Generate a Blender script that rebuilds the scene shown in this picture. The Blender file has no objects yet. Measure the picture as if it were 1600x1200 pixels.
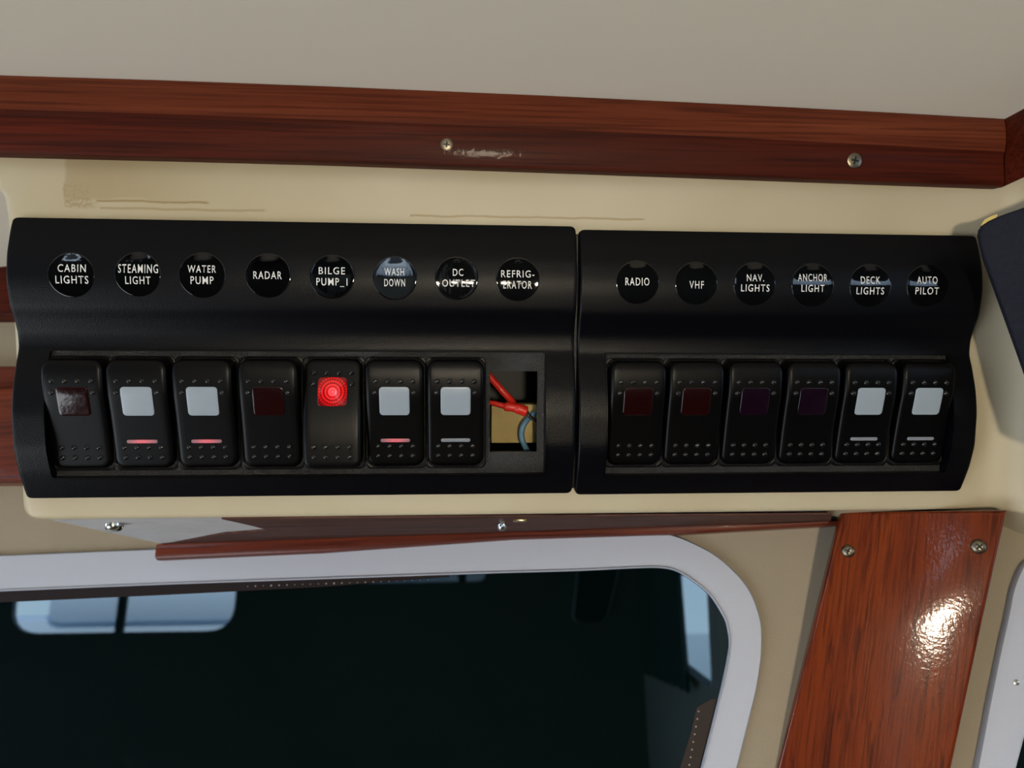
import bpy, bmesh, math, random
from mathutils import Vector, Matrix
from math import sin, cos, tan, radians, sqrt, pi, atan2

S = bpy.context.scene
COL = S.collection
# ------------------------------------------------------------------ camera
FPX = 1200.0
CAM = Vector((0, 0, 1.6))
PIT, RHO = radians(17), radians(1)
W = Vector((0, cos(PIT), sin(PIT)))
U0 = Vector((0, -sin(PIT), cos(PIT)))
RT = cos(RHO) * Vector((1, 0, 0)) - sin(RHO) * U0
UP = cos(RHO) * U0 + sin(RHO) * Vector((1, 0, 0))
cd = bpy.data.cameras.new('camera')
cam = bpy.data.objects.new('camera', cd)
COL.objects.link(cam)
cam.matrix_world = Matrix(((RT.x, UP.x, -W.x, CAM.x), (RT.y, UP.y, -W.y, CAM.y), (RT.z, UP.z, -W.z, CAM.z), (0, 0, 0, 1)))
cd.sensor_width = 36
cd.lens = 36 * FPX / 1600
cd.clip_start = 0.01
cd.clip_end = 200
cd.dof.use_dof = True
cd.dof.focus_distance = 0.295
cd.dof.aperture_fstop = 14
S.camera = cam
# ------------------------------------------------------------------ world and exposure
S.view_settings.view_transform = 'Standard'
S.view_settings.look = 'None'
S.view_settings.gamma = 1
S.view_settings.use_curve_mapping = False
S.view_settings.exposure = 0.58
wd = bpy.data.worlds.new('sky')
S.world = wd
wd.use_nodes = True
wn = wd.node_tree.nodes
wl = wd.node_tree.links
bg = wn['Background']
tc = wn.new('ShaderNodeTexCoord')
sp = wn.new('ShaderNodeSeparateXYZ')
rp = wn.new('ShaderNodeValToRGB')
wl.new(tc.outputs['Generated'], sp.inputs[0])
wl.new(sp.outputs['Z'], rp.inputs[0])
rp.color_ramp.elements[0].position = 0.0
rp.color_ramp.elements[0].color = (0.72, 0.84, 1.0, 1)
rp.color_ramp.elements[1].position = 0.6
rp.color_ramp.elements[1].color = (0.36, 0.56, 1.0, 1)
wl.new(rp.outputs[0], bg.inputs['Color'])
bg.inputs['Strength'].default_value = 5.0
LAMP_POWER = 270.0        # radiance of the lit dome of the cabin lamp

# sun over the starboard bow: lights the moored boats and falls through the starboard window onto the cabin sole
sd = bpy.data.lights.new('sun', 'SUN')
sd.energy = 9.0
sd.angle = radians(0.6)
sd.color = (1.0, 0.94, 0.85)
so = bpy.data.objects.new('sun', sd)
COL.objects.link(so)
so.matrix_world = Vector((-0.72, -0.55, -0.75)).to_track_quat('-Z', 'Y').to_matrix().to_4x4()

# added fill light low to port, left of the camera; no door behind it
dl = bpy.data.lights.new('side_fill_light', 'AREA')
dl.shape = 'RECTANGLE'; dl.size = 1.1; dl.size_y = 0.8
dl.energy = 10.0
dl.color = (0.88, 0.94, 1.0)
dlo = bpy.data.objects.new('side_fill_light', dl)
COL.objects.link(dlo)
DP = Vector((-1.25, -0.45, 0.68))
dlo.matrix_world = Matrix.Translation(DP) @ (Vector((0.1, 0.1, 1.5)) - DP).to_track_quat('-Z', 'Y').to_matrix().to_4x4()
# added fill light under the aft ceiling; there is no hatch above it
d3 = bpy.data.lights.new('aft_fill_light', 'AREA')
d3.shape = 'SQUARE'; d3.size = 0.4
d3.energy = 18.0
d3.color = (0.62, 0.80, 1.0)
d3o = bpy.data.objects.new('aft_fill_light', d3)
COL.objects.link(d3o)
d3o.location = (-0.95, -1.1, 1.79)

# ------------------------------------------------------------------ pixel helpers (photo taken as 1600x1200)
def ray(px, py):
    return (W + RT * ((px - 800) / FPX) + UP * ((600 - py) / FPX))
def at_depth(px, py, d):
    return CAM + ray(px, py) * d
def on_plane(px, py, P, n):
    r = ray(px, py)
    return CAM + r * ((P - CAM).dot(n) / r.dot(n))
# console face frame
EX = Vector((0.99715327, 0.07530277, 0.00385271)).normalized()
EU = Vector((0.02491018, -0.37722462, 0.92578673))
EU = (EU - EX * EU.dot(EX)).normalized()
E3 = EU.cross(EX).normalized()
FO = CAM + W * 0.3
FM = Matrix(((EX.x, E3.x, EU.x, FO.x), (EX.y, E3.y, EU.y, FO.y), (EX.z, E3.z, EU.z, FO.z), (0, 0, 0, 1)))
FI = FM.inverted()
mm = 0.001
def loc(px, py, p=0.0):
    """pixel -> (x, u) on the console face frame at protrusion p metres"""
    q = FI @ on_plane(px, py, FO - E3 * p, E3)
    return q.x, q.z
def LX(px, py, p=0.0): return loc(px, py, p)[0]
def LU(px, py, p=0.0): return loc(px, py, p)[1]
# window wall frame (vertical wall)
YAW = radians(9)
WT = Vector((cos(YAW), -sin(YAW), 0))
WN = Vector((-sin(YAW), -cos(YAW), 0))       # towards the room
WO = Vector((0, 0.372, 1.6))
WM = Matrix(((WT.x, -WN.x, 0, WO.x), (WT.y, -WN.y, 0, WO.y), (0, 0, 1, WO.z), (0, 0, 0, 1)))
WI = WM.inverted()
def wloc(px, py, off=0.0):
    q = WI @ on_plane(px, py, WO + WN * off, WN)
    return q.x, q.z

# ------------------------------------------------------------------ materials
MATS = {}
def new_mat(name):
    m = bpy.data.materials.new(name)
    m.use_nodes = True
    MATS[name] = m
    nt = m.node_tree
    return m, nt, nt.nodes['Principled BSDF']
def plain(name, col, rough=0.5, metal=0.0, ior=None, spec=None, coat=0.0, bump=None, var=None, emit=None, estr=0.0):
    m, nt, b = new_mat(name)
    b.inputs['Base Color'].default_value = (*col, 1)
    b.inputs['Roughness'].default_value = rough
    b.inputs['Metallic'].default_value = metal
    if ior: b.inputs['IOR'].default_value = ior
    if spec is not None: b.inputs['Specular IOR Level'].default_value = spec
    b.inputs['Coat Weight'].default_value = coat
    b.inputs['Coat Roughness'].default_value = 0.06
    t = nt.nodes.new('ShaderNodeTexCoord')
    if bump:
        n = nt.nodes.new('ShaderNodeTexNoise')
        n.inputs['Scale'].default_value = bump[0]
        n.inputs['Detail'].default_value = 3
        bp = nt.nodes.new('ShaderNodeBump')
        bp.inputs['Strength'].default_value = bump[1]
        bp.inputs['Distance'].default_value = bump[2]
        nt.links.new(t.outputs['Object'], n.inputs['Vector'])
        nt.links.new(n.outputs['Fac'], bp.inputs['Height'])
        nt.links.new(bp.outputs['Normal'], b.inputs['Normal'])
    if var:
        n2 = nt.nodes.new('ShaderNodeTexNoise')
        n2.inputs['Scale'].default_value = var[0]
        n2.inputs['Detail'].default_value = 5
        r = nt.nodes.new('ShaderNodeValToRGB')
        r.color_ramp.elements[0].position = 0.35
        r.color_ramp.elements[1].position = 0.65
        r.color_ramp.elements[0].color = (*[c * var[1] for c in col], 1)
        r.color_ramp.elements[1].color = (*col, 1)
        nt.links.new(t.outputs['Object'], n2.inputs['Vector'])
        nt.links.new(n2.outputs['Fac'], r.inputs[0])
        nt.links.new(r.outputs[0], b.inputs['Base Color'])
    if emit:
        b.inputs['Emission Color'].default_value = (*emit, 1)
        b.inputs['Emission Strength'].default_value = estr
    return m
def wood(name, dark, mid, light, axis, scale, stretch, rough=0.35, coat=0.3, streak=None, rot=0.0):
    """grain runs along local axis (0 x, 2 z)"""
    m, nt, b = new_mat(name)
    N, L = nt.nodes, nt.links
    t = N.new('ShaderNodeTexCoord')
    mp = N.new('ShaderNodeMapping')
    s = [scale] * 3
    s[axis] = scale / stretch
    mr_ = N.new('ShaderNodeVectorRotate')
    mr_.rotation_type = 'Y_AXIS'
    mr_.inputs['Angle'].default_value = rot
    L.new(t.outputs['Object'], mr_.inputs['Vector'])
    mp.inputs['Scale'].default_value = s
    L.new(mr_.outputs[0], mp.inputs['Vector'])
    n = N.new('ShaderNodeTexNoise')
    n.inputs['Scale'].default_value = 1
    n.inputs['Detail'].default_value = 8
    n.inputs['Roughness'].default_value = 0.65
    n.inputs['Distortion'].default_value = 0.6
    L.new(mp.outputs[0], n.inputs['Vector'])
    r = N.new('ShaderNodeValToRGB')
    e = r.color_ramp.elements
    e[0].position = 0.30; e[0].color = (*dark, 1)
    e[1].position = 0.72; e[1].color = (*light, 1)
    x = e.new(0.48); x.color = (*mid, 1)
    L.new(n.outputs['Fac'], r.inputs[0])
    # fine pores
    mp2 = N.new('ShaderNodeMapping')
    s2 = [scale * 9] * 3
    s2[axis] = scale * 9 / (stretch * 2.5)
    mp2.inputs['Scale'].default_value = s2
    L.new(mr_.outputs[0], mp2.inputs['Vector'])
    n2 = N.new('ShaderNodeTexNoise')
    n2.inputs['Scale'].default_value = 1
    n2.inputs['Detail'].default_value = 3
    L.new(mp2.outputs[0], n2.inputs['Vector'])
    r2 = N.new('ShaderNodeValToRGB')
    r2.color_ramp.elements[0].position = 0.36
    r2.color_ramp.elements[0].color = (0.45, 0.38, 0.36, 1)
    r2.color_ramp.elements[1].position = 0.52
    r2.color_ramp.elements[1].color = (1, 1, 1, 1)
    L.new(n2.outputs['Fac'], r2.inputs[0])
    mx = N.new('ShaderNodeMix')
    mx.data_type = 'RGBA'; mx.blend_type = 'MULTIPLY'
    mx.inputs['Factor'].default_value = 0.75
    L.new(r.outputs[0], mx.inputs[6])
    L.new(r2.outputs[0], mx.inputs[7])
    out = mx.outputs[2]
    if streak:
        mp3 = N.new('ShaderNodeMapping')
        s3 = [streak] * 3
        s3[axis] = streak / 9
        mp3.inputs['Scale'].default_value = s3
        L.new(mr_.outputs[0], mp3.inputs['Vector'])
        n3 = N.new('ShaderNodeTexNoise')
        n3.inputs['Scale'].default_value = 1
        n3.inputs['Detail'].default_value = 4
        n3.inputs['Distortion'].default_value = 1.2
        L.new(mp3.outputs[0], n3.inputs['Vector'])
        r3 = N.new('ShaderNodeValToRGB')
        r3.color_ramp.elements[0].position = 0.58
        r3.color_ramp.elements[0].color = (1, 1, 1, 1)
        r3.color_ramp.elements[1].position = 0.68
        r3.color_ramp.elements[1].color = (0.3, 0.2, 0.18, 1)
        L.new(n3.outputs['Fac'], r3.inputs[0])
        mx2 = N.new('ShaderNodeMix')
        mx2.data_type = 'RGBA'; mx2.blend_type = 'MULTIPLY'
        mx2.inputs['Factor'].default_value = 0.6
        L.new(out, mx2.inputs[6])
        L.new(r3.outputs[0], mx2.inputs[7])
        out = mx2.outputs[2]
    L.new(out, b.inputs['Base Color'])
    b.inputs['Roughness'].default_value = rough
    b.inputs['Specular IOR Level'].default_value = 0.12
    b.inputs['Coat Weight'].default_value = coat
    b.inputs['Coat Roughness'].default_value = 0.09
    bp = N.new('ShaderNodeBump')
    bp.inputs['Strength'].default_value = 0.35
    bp.inputs['Distance'].default_value = 0.0004
    L.new(n2.outputs['Fac'], bp.inputs['Height'])
    L.new(bp.outputs[0], b.inputs['Normal'])
    # wavy varnish film
    n4 = N.new('ShaderNodeTexNoise')
    n4.inputs['Scale'].default_value = 600
    n4.inputs['Detail'].default_value = 2
    L.new(t.outputs['Object'], n4.inputs['Vector'])
    bp2 = N.new('ShaderNodeBump')
    bp2.inputs['Strength'].default_value = 0.35
    bp2.inputs['Distance'].default_value = 0.00014
    L.new(n4.outputs['Fac'], bp2.inputs['Height'])
    L.new(bp2.outputs[0], b.inputs['Coat Normal'])
    return m

def gelcoat():
    """cream fibreglass gelcoat with the glue stain and hairline streaks of the console top"""
    m, nt, b = new_mat('cream_gelcoat')
    N, L = nt.nodes, nt.links
    t = N.new('ShaderNodeTexCoord')
    sx = N.new('ShaderNodeSeparateXYZ')
    L.new(t.outputs['Object'], sx.inputs[0])
    nz = N.new('ShaderNodeTexNoise')
    nz.inputs['Scale'].default_value = 60
    nz.inputs['Detail'].default_value = 6
    L.new(t.outputs['Object'], nz.inputs['Vector'])
    def M(op, a, c=None, clamp=False):
        n = N.new('ShaderNodeMath'); n.operation = op; n.use_clamp = clamp
        for i, v in enumerate((a, c)):
            if v is None: continue
            if isinstance(v, (int, float)): n.inputs[i].default_value = v
            else: L.new(v, n.inputs[i])
        return n.outputs[0]
    X, Z = sx.outputs['X'], sx.outputs['Z']
    wob = M('MULTIPLY', M('SUBTRACT', nz.outputs['Fac'], 0.5), 0.006)
    Xw, Zw = M('ADD', X, wob), M('ADD', Z, wob)
    def box(x0, x1, z0, z1, soft, xs=Xw, zs=Zw, fade=6):
        a = M('DIVIDE', M('SUBTRACT', xs, x0), soft, True)
        c = M('DIVIDE', M('SUBTRACT', x1, xs), soft * fade, True)
        d = M('DIVIDE', M('SUBTRACT', zs, z0), soft, True)
        e = M('DIVIDE', M('SUBTRACT', z1, zs), soft, True)
        return M('MULTIPLY', M('MULTIPLY', a, c), M('MULTIPLY', d, e))
    x0, z1 = loc(97, 266); x1, z0 = loc(265, 328)
    x2, z2 = loc(160, 312)
    s1 = M('MULTIPLY', box(x0, x1 + 0.02, z2 - 0.0005, z1 + 0.02, 0.0012, fade=35), 0.45)
    s2 = M('MULTIPLY', box(x0, x2, z0, z1 - 0.004, 0.0008), 0.55)
    xa, za = loc(150, 312); xb, zb = loc(330, 318)
    l1 = M('MULTIPLY', box(xa, xb, za - 0.0009, za + 0.0002, 0.0003, X, M('ADD', Z, M('MULTIPLY', wob, 0.35))), 0.8)
    xa, za = loc(155, 323); xb, zb = loc(420, 326)
    l2 = M('MULTIPLY', box(xa, xb, za - 0.0011, za + 0.0002, 0.0004, X, M('ADD', Z, M('MULTIPLY', wob, 0.35))), 0.5)
    xa, za = loc(640, 335); xb, zb = loc(1010, 340)
    l3 = M('MULTIPLY', box(xa, xb, za - 0.0009, za + 0.0002, 0.0003, X, M('ADD', Z, M('MULTIPLY', wob, 0.35))), 0.6)
    n2 = N.new('ShaderNodeTexNoise')
    n2.inputs['Scale'].default_value = 900
    n2.inputs['Detail'].default_value = 2
    L.new(t.outputs['Object'], n2.inputs['Vector'])
    brk = M('MULTIPLY', M('SUBTRACT', n2.outputs['Fac'], 0.30), 4.0, True)
    tot = M('MAXIMUM', M('MAXIMUM', s1, M('MULTIPLY', s2, brk)), M('MAXIMUM', l1, M('MAXIMUM', l2, l3)))
    # small dark specks
    vo = N.new('ShaderNodeTexVoronoi')
    vo.inputs['Scale'].default_value = 38
    L.new(t.outputs['Object'], vo.inputs['Vector'])
    spk = M('MULTIPLY', M('LESS_THAN', vo.outputs['Distance'], 0.022), 0.5)
    r = N.new('ShaderNodeValToRGB')
    nb = N.new('ShaderNodeTexNoise')
    nb.inputs['Scale'].default_value = 9
    nb.inputs['Detail'].default_value = 3
    L.new(t.outputs['Object'], nb.inputs['Vector'])
    L.new(nb.outputs['Fac'], r.inputs[0])
    r.color_ramp.elements[0].position = 0.38
    r.color_ramp.elements[0].color = (0.49, 0.425, 0.28, 1)
    r.color_ramp.elements[1].position = 0.62
    r.color_ramp.elements[1].color = (0.555, 0.495, 0.355, 1)
    mx = N.new('ShaderNodeMix'); mx.data_type = 'RGBA'
    L.new(tot, mx.inputs['Factor'])
    L.new(r.outputs[0], mx.inputs[6])
    mx.inputs[7].default_value = (0.30, 0.20, 0.075, 1)
    mx2 = N.new('ShaderNodeMix'); mx2.data_type = 'RGBA'
    L.new(spk, mx2.inputs['Factor'])
    L.new(mx.outputs[2], mx2.inputs[6])
    mx2.inputs[7].default_value = (0.12, 0.08, 0.04, 1)
    L.new(mx2.outputs[2], b.inputs['Base Color'])
    b.inputs['Roughness'].default_value = 0.45
    b.inputs['Coat Weight'].default_value = 0.05
    return m

def brushed(name, col, axis=0):
    m, nt, b = new_mat(name)
    N, L = nt.nodes, nt.links
    b.inputs['Base Color'].default_value = (*col, 1)
    b.inputs['Metallic'].default_value = 0.05
    b.inputs['Specular IOR Level'].default_value = 0.12
    b.inputs['Roughness'].default_value = 0.55
    t = N.new('ShaderNodeTexCoord')
    mp = N.new('ShaderNodeMapping')
    s = [900] * 3; s[axis] = 20
    mp.inputs['Scale'].default_value = s
    n = N.new('ShaderNodeTexNoise'); n.inputs['Scale'].default_value = 1
    L.new(t.outputs['Object'], mp.inputs['Vector']); L.new(mp.outputs[0], n.inputs['Vector'])
    bp = N.new('ShaderNodeBump'); bp.inputs['Strength'].default_value = 0.15; bp.inputs['Distance'].default_value = 0.0002
    L.new(n.outputs['Fac'], bp.inputs['Height']); L.new(bp.outputs[0], b.inputs['Normal'])
    return m

M_BLACK = plain('matte_black_plastic', (0.0005, 0.0008, 0.0024), 0.37, spec=0.18, bump=(2100, 0.6, 0.00012))
M_PLATE = plain('textured_black_plastic', (0.005, 0.005, 0.0045), 0.46, spec=0.9, bump=(2300, 1.0, 0.0006))
M_ROCK = plain('satin_black_plastic', (0.0009, 0.0009, 0.0013), 0.35, spec=0.17, bump=(3000, 0.35, 0.00008))
M_BUMP = plain('gloss_black_plastic', (0.006, 0.006, 0.006), 0.22)
M_STICK = plain('gloss_black_film', (0.0015, 0.0015, 0.002), 0.05, ior=1.5, bump=(220, 0.12, 0.0003))
M_INK = plain('white_ink', (0.80, 0.80, 0.80), 0.5)
M_LWHITE = plain('milky_white_lens', (0.32, 0.385, 0.46), 0.3, coat=0.15)
M_LRED = plain('dark_red_lens', (0.013, 0.0013, 0.0018), 0.16, bump=(500, 0.2, 0.0003))
M_LREFL = plain('violet_reflection_lens', (0.008, 0.002, 0.008), 0.12, bump=(500, 0.3, 0.0003))  # violet reflection put into the base colour of two dark lenses
M_BARW = plain('clear_grey_bar', (0.24, 0.27, 0.32), 0.3, coat=0.1)
M_CREAM = gelcoat()
M_HEAD = plain('off_white_headliner', (0.72, 0.68, 0.59), 0.5, spec=0.3, bump=(30, 0.15, 0.002), var=(3, 0.95))
M_VINYL = plain('cream_vinyl', (0.33, 0.28, 0.205), 0.65, spec=0.3, bump=(900, 0.5, 0.0003), var=(20, 0.95))
M_ALU = brushed('anodised_aluminium', (0.48, 0.51, 0.60), 0)
M_GLASS = plain('tinted_green_glass', (0.0006, 0.0030, 0.0030), 0.015, ior=1.75)
M_GLASS.node_tree.nodes['Principled BSDF'].inputs['Specular Tint'].default_value = (0.72, 0.90, 0.97, 1)
M_OLD = plain('dulled_steel', (0.22, 0.19, 0.14), 0.35, metal=1.0)
M_STEEL = plain('stainless_steel', (0.55, 0.54, 0.50), 0.22, metal=1.0)
M_CHROME = plain('polished_chrome', (0.8, 0.8, 0.82), 0.08, metal=1.0)
M_BRASS = plain('brass', (0.65, 0.48, 0.20), 0.2, metal=1.0)
M_DARK = plain('dark_recess', (0.003, 0.003, 0.003), 0.6)
M_NAVY = plain('navy_fabric', (0.014, 0.015, 0.028), 0.85, spec=0.25, bump=(1500, 0.8, 0.0004), var=(400, 0.75))
M_FOAM = plain('yellow_foam', (0.60, 0.46, 0.14), 0.8)
M_REDW = plain('red_insulation', (0.62, 0.022, 0.012), 0.35)
M_BLUEW = plain('blue_insulation', (0.10, 0.22, 0.33), 0.4)
M_BOARD = plain('raw_plywood', (0.50, 0.38, 0.15), 0.7, var=(80, 0.8))
M_BAND = plain('brown_edge_band', (0.016, 0.009, 0.009), 0.5, spec=0.2)
M_DOT = plain('pale_dots', (0.30, 0.28, 0.26), 0.5)
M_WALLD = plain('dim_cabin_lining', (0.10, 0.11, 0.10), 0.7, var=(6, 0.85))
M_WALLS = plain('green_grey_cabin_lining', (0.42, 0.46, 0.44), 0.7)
M_FRAMEW = plain('painted_window_frame', (0.65, 0.72, 0.85), 0.5)
M_PAINT = plain('white_undercoat', (0.62, 0.62, 0.64), 0.6, bump=(150, 0.4, 0.001), var=(60, 0.9))
M_TRIM = wood('dark_mahogany', (0.034, 0.0045, 0.0012), (0.062, 0.0075, 0.0018), (0.100, 0.0125, 0.003), 0, 90, 20, 0.5, 0.02)
M_WORN = wood('worn_mahogany', (0.075, 0.015, 0.006), (0.13, 0.028, 0.011), (0.20, 0.050, 0.020), 0, 90, 20, 0.5, 0.02)
M_PILLAR = wood('varnished_teak', (0.115, 0.0145, 0.001), (0.155, 0.021, 0.0014), (0.20, 0.031, 0.002), 2, 90, 9, 0.4, 0.6, streak=260, rot=radians(-14))
M_LEDGE = wood('red_mahogany', (0.05, 0.010, 0.005), (0.12, 0.022, 0.010), (0.19, 0.040, 0.016), 0, 80, 18, 0.35, 0.3)
M_PLY = wood('dull_brown_plywood', (0.055, 0.024, 0.018), (0.10, 0.046, 0.035), (0.13, 0.062, 0.048), 0, 90, 12, 0.6, 0.0)

def glow_lens():
    m, nt, b = new_mat('lit_red_lens')
    N, L = nt.nodes, nt.links
    t = N.new('ShaderNodeTexCoord')
    sx = N.new('ShaderNodeSeparateXYZ')
    L.new(t.outputs['Object'], sx.inputs[0])
    def M(op, a, c=None, clamp=False):
        n = N.new('ShaderNodeMath'); n.operation = op; n.use_clamp = clamp
        for i, v in enumerate((a, c)):
            if v is None: continue
            if isinstance(v, (int, float)): n.inputs[i].default_value = v
            else: L.new(v, n.inputs[i])
        return n.outputs[0]
    X = M('ADD', sx.outputs['X'], -0.0001)
    Z = M('ADD', sx.outputs['Z'], -0.0086)
    r = M('SQRT', M('ADD', M('MULTIPLY', X, X), M('MULTIPLY', Z, Z)))
    ang = M('ARCTAN2', Z, X)
    ring = M('ADD', M('MULTIPLY', M('COSINE', M('MULTIPLY', r, 2 * pi / 0.0013)), 0.5), 0.5)
    dots = M('ADD', M('MULTIPLY', M('COSINE', M('MULTIPLY', ang, 30)), 0.45), 0.55)
    fall = M('SUBTRACT', 1.0, M('DIVIDE', r, 0.0060), True)
    core = M('SUBTRACT', 1.0, M('DIVIDE', r, 0.0022), True)
    val = M('ADD', M('MULTIPLY', M('MULTIPLY', ring, dots), M('POWER', fall, 0.7)), M('MULTIPLY', core, 0.7))
    cr = N.new('ShaderNodeValToRGB')
    e = cr.color_ramp.elements
    e[0].position = 0; e[0].color = (0.07, 0.0, 0.0, 1)
    e[1].position = 1; e[1].color = (1.0, 0.10, 0.11, 1)
    q = e.new(0.30); q.color = (0.62, 0.002, 0.004, 1)
    L.new(val, cr.inputs[0])
    edge = M('MULTIPLY', M('SUBTRACT', 0.0075, r), 400, True)
    L.new(cr.outputs[0], b.inputs['Emission Color'])
    L.new(M('MULTIPLY', edge, 1.15), b.inputs['Emission Strength'])
    b.inputs['Base Color'].default_value = (0.12, 0.004, 0.005, 1)
    b.inputs['Roughness'].default_value = 0.12
    return m
M_GLOW = glow_lens()
def bar_glow():
    m, nt, b = new_mat('faintly_lit_red_bar')
    N, L = nt.nodes, nt.links
    t = N.new('ShaderNodeTexCoord'); sx = N.new('ShaderNodeSeparateXYZ')
    L.new(t.outputs['Object'], sx.inputs[0])
    ab = N.new('ShaderNodeMath'); ab.operation = 'ABSOLUTE'
    L.new(sx.outputs['X'], ab.inputs[0])
    mr = N.new('ShaderNodeMapRange')
    mr.inputs['From Min'].default_value = 0.0055; mr.inputs['From Max'].default_value = 0.001
    mr.inputs['To Min'].default_value = 0.0; mr.inputs['To Max'].default_value = 0.32
    L.new(ab.outputs[0], mr.inputs['Value'])
    L.new(mr.outputs[0], b.inputs['Emission Strength'])
    b.inputs['Emission Color'].default_value = (1, 0.05, 0.09, 1)
    b.inputs['Base Color'].default_value = (0.26, 0.17, 0.20, 1)
    b.inputs['Roughness'].default_value = 0.3
    return m
M_BARR = bar_glow()
def clear_pane():
    m, nt, b = new_mat('clear_window_glass')
    N, L = nt.nodes, nt.links
    tr = N.new('ShaderNodeBsdfTransparent'); tr.inputs[0].default_value = (0.9, 0.95, 0.95, 1)
    gl = N.new('ShaderNodeBsdfGlossy'); gl.inputs['Roughness'].default_value = 0.02
    mx = N.new('ShaderNodeMixShader'); mx.inputs[0].default_value = 0.06
    L.new(tr.outputs[0], mx.inputs[1]); L.new(gl.outputs[0], mx.inputs[2])
    L.new(mx.outputs[0], N['Material Output'].inputs[0])
    return m
M_CLEAR = clear_pane()

# ------------------------------------------------------------------ object helpers
def link_mesh(name, me, mat, parent=None, M=None):
    o = bpy.data.objects.new(name, me)
    COL.objects.link(o)
    if mat and not me.materials: me.materials.append(mat)
    if parent: o.parent = parent
    if M is not None: o.matrix_local = M
    return o
def mesh_from(name, verts, faces, smooth=True, sharp=None, fixn=True):
    me = bpy.data.meshes.new(name)
    me.from_pydata([tuple(v) for v in verts], [], faces)
    if fixn:
        bm = bmesh.new(); bm.from_mesh(me)
        bmesh.ops.remove_doubles(bm, verts=bm.verts, dist=1e-7)
        bmesh.ops.recalc_face_normals(bm, faces=bm.faces)
        bm.to_mesh(me); bm.free()
    if smooth:
        me.shade_smooth()
        me.set_sharp_from_angle(angle=radians(sharp or 40))
    return me
def tag(o, label=None, cat=None, group=None, kind=None):
    if label: o['label'] = label
    if cat: o['category'] = cat
    if group: o['group'] = group
    if kind: o['kind'] = kind
    return o
def empty(name, M, label=None, cat=None, group=None, kind=None, parent=None):
    o = bpy.data.objects.new(name, None)
    COL.objects.link(o)
    o.empty_display_size = 0.01
    if parent: o.parent = parent; o.matrix_local = M
    else: o.matrix_world = M
    return tag(o, label, cat, group, kind)
def interp(tab, t):
    """monotone cubic through a table of (t, value)"""
    if t <= tab[0][0]: return tab[0][1]
    if t >= tab[-1][0]: return tab[-1][1]
    n = len(tab)
    for i in range(n - 1):
        if tab[i][0] <= t <= tab[i + 1][0]: break
    d = lambda k: (tab[k + 1][1] - tab[k][1]) / (tab[k + 1][0] - tab[k][0])
    def slope(k):
        if k == 0: return d(0)
        if k == n - 1: return d(n - 2)
        a, b = d(k - 1), d(k)
        return 0 if a * b <= 0 else 2 * a * b / (a + b)
    h = tab[i + 1][0] - tab[i][0]
    s = (t - tab[i][0]) / h
    m0, m1 = slope(i) * h, slope(i + 1) * h
    return (2*s**3 - 3*s**2 + 1) * tab[i][1] + (s**3 - 2*s**2 + s) * m0 + (-2*s**3 + 3*s**2) * tab[i+1][1] + (s**3 - s**2) * m1
def rrect(a, b, r, n=6):
    """closed outline of a rounded rectangle, half sizes a, b"""
    r = min(r, a, b)
    pts = []
    for cx, cy, a0 in ((a - r, b - r, 0), (-(a - r), b - r, 90), (-(a - r), -(b - r), 180), (a - r, -(b - r), 270)):
        for k in range(n + 1):
            t = radians(a0 + 90 * k / n)
            pts.append((cx + r * cos(t), cy + r * sin(t)))
    return pts
def tube_mesh(name, pts, r, sides=10):
    pts = [Vector(p) for p in pts]
    V, F = [], []
    prev = None
    for i, p in enumerate(pts):
        d = (pts[min(i + 1, len(pts) - 1)] - pts[max(i - 1, 0)]).normalized()
        a = d.orthogonal().normalized() if prev is None else (prev - d * prev.dot(d)).normalized()
        prev = a
        b = d.cross(a)
        rr = r[i] if isinstance(r, (list, tuple)) else r
        for k in range(sides):
            t = 2 * pi * k / sides
            V.append(p + (a * cos(t) + b * sin(t)) * rr)
    for i in range(len(pts) - 1):
        for k in range(sides):
            F.append((i*sides + k, i*sides + (k+1) % sides, (i+1)*sides + (k+1) % sides, (i+1)*sides + k))
    F.append(tuple(range(sides))[::-1]); F.append(tuple((len(pts)-1)*sides + k for k in range(sides)))
    return mesh_from(name, V, F, sharp=50)
def smooth_path(pts, n=8):
    pts = [Vector(p) for p in pts]
    out = []
    for i in range(len(pts) - 1):
        p0 = pts[max(i-1, 0)]; p1 = pts[i]; p2 = pts[i+1]; p3 = pts[min(i+2, len(pts)-1)]
        for k in range(n):
            t = k / n
            out.append(0.5 * ((2*p1) + (p2-p0)*t + (2*p0-5*p1+4*p2-p3)*t*t + (-p0+3*p1-3*p2+p3)*t**3))
    out.append(pts[-1])
    return out
def slab(name, poly, thick, bev=0.0, seg=3):
    """outline poly [(x,z)] in local XZ, front face at y=-thick, back at y=0; bevelled front edge"""
    bm = bmesh.new()
    vs = [bm.verts.new((x, 0, z)) for x, z in poly]
    f = bm.faces.new(vs)
    r = bmesh.ops.extrude_face_region(bm, geom=[f])
    nv = [e for e in r['geom'] if isinstance(e, bmesh.types.BMVert)]
    for v in nv: v.co.y = -thick
    bmesh.ops.recalc_face_normals(bm, faces=bm.faces)
    if bev > 0:
        ed = [e for e in bm.edges if all(abs(v.co.y + thick) < 1e-9 for v in e.verts)]
        bmesh.ops.bevel(bm, geom=ed, offset=bev, segments=seg, affect='EDGES', profile=0.5)
    me = bpy.data.meshes.new(name)
    bm.to_mesh(me); bm.free()
    me.shade_smooth(); me.set_sharp_from_angle(angle=radians(35))
    return me
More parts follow.
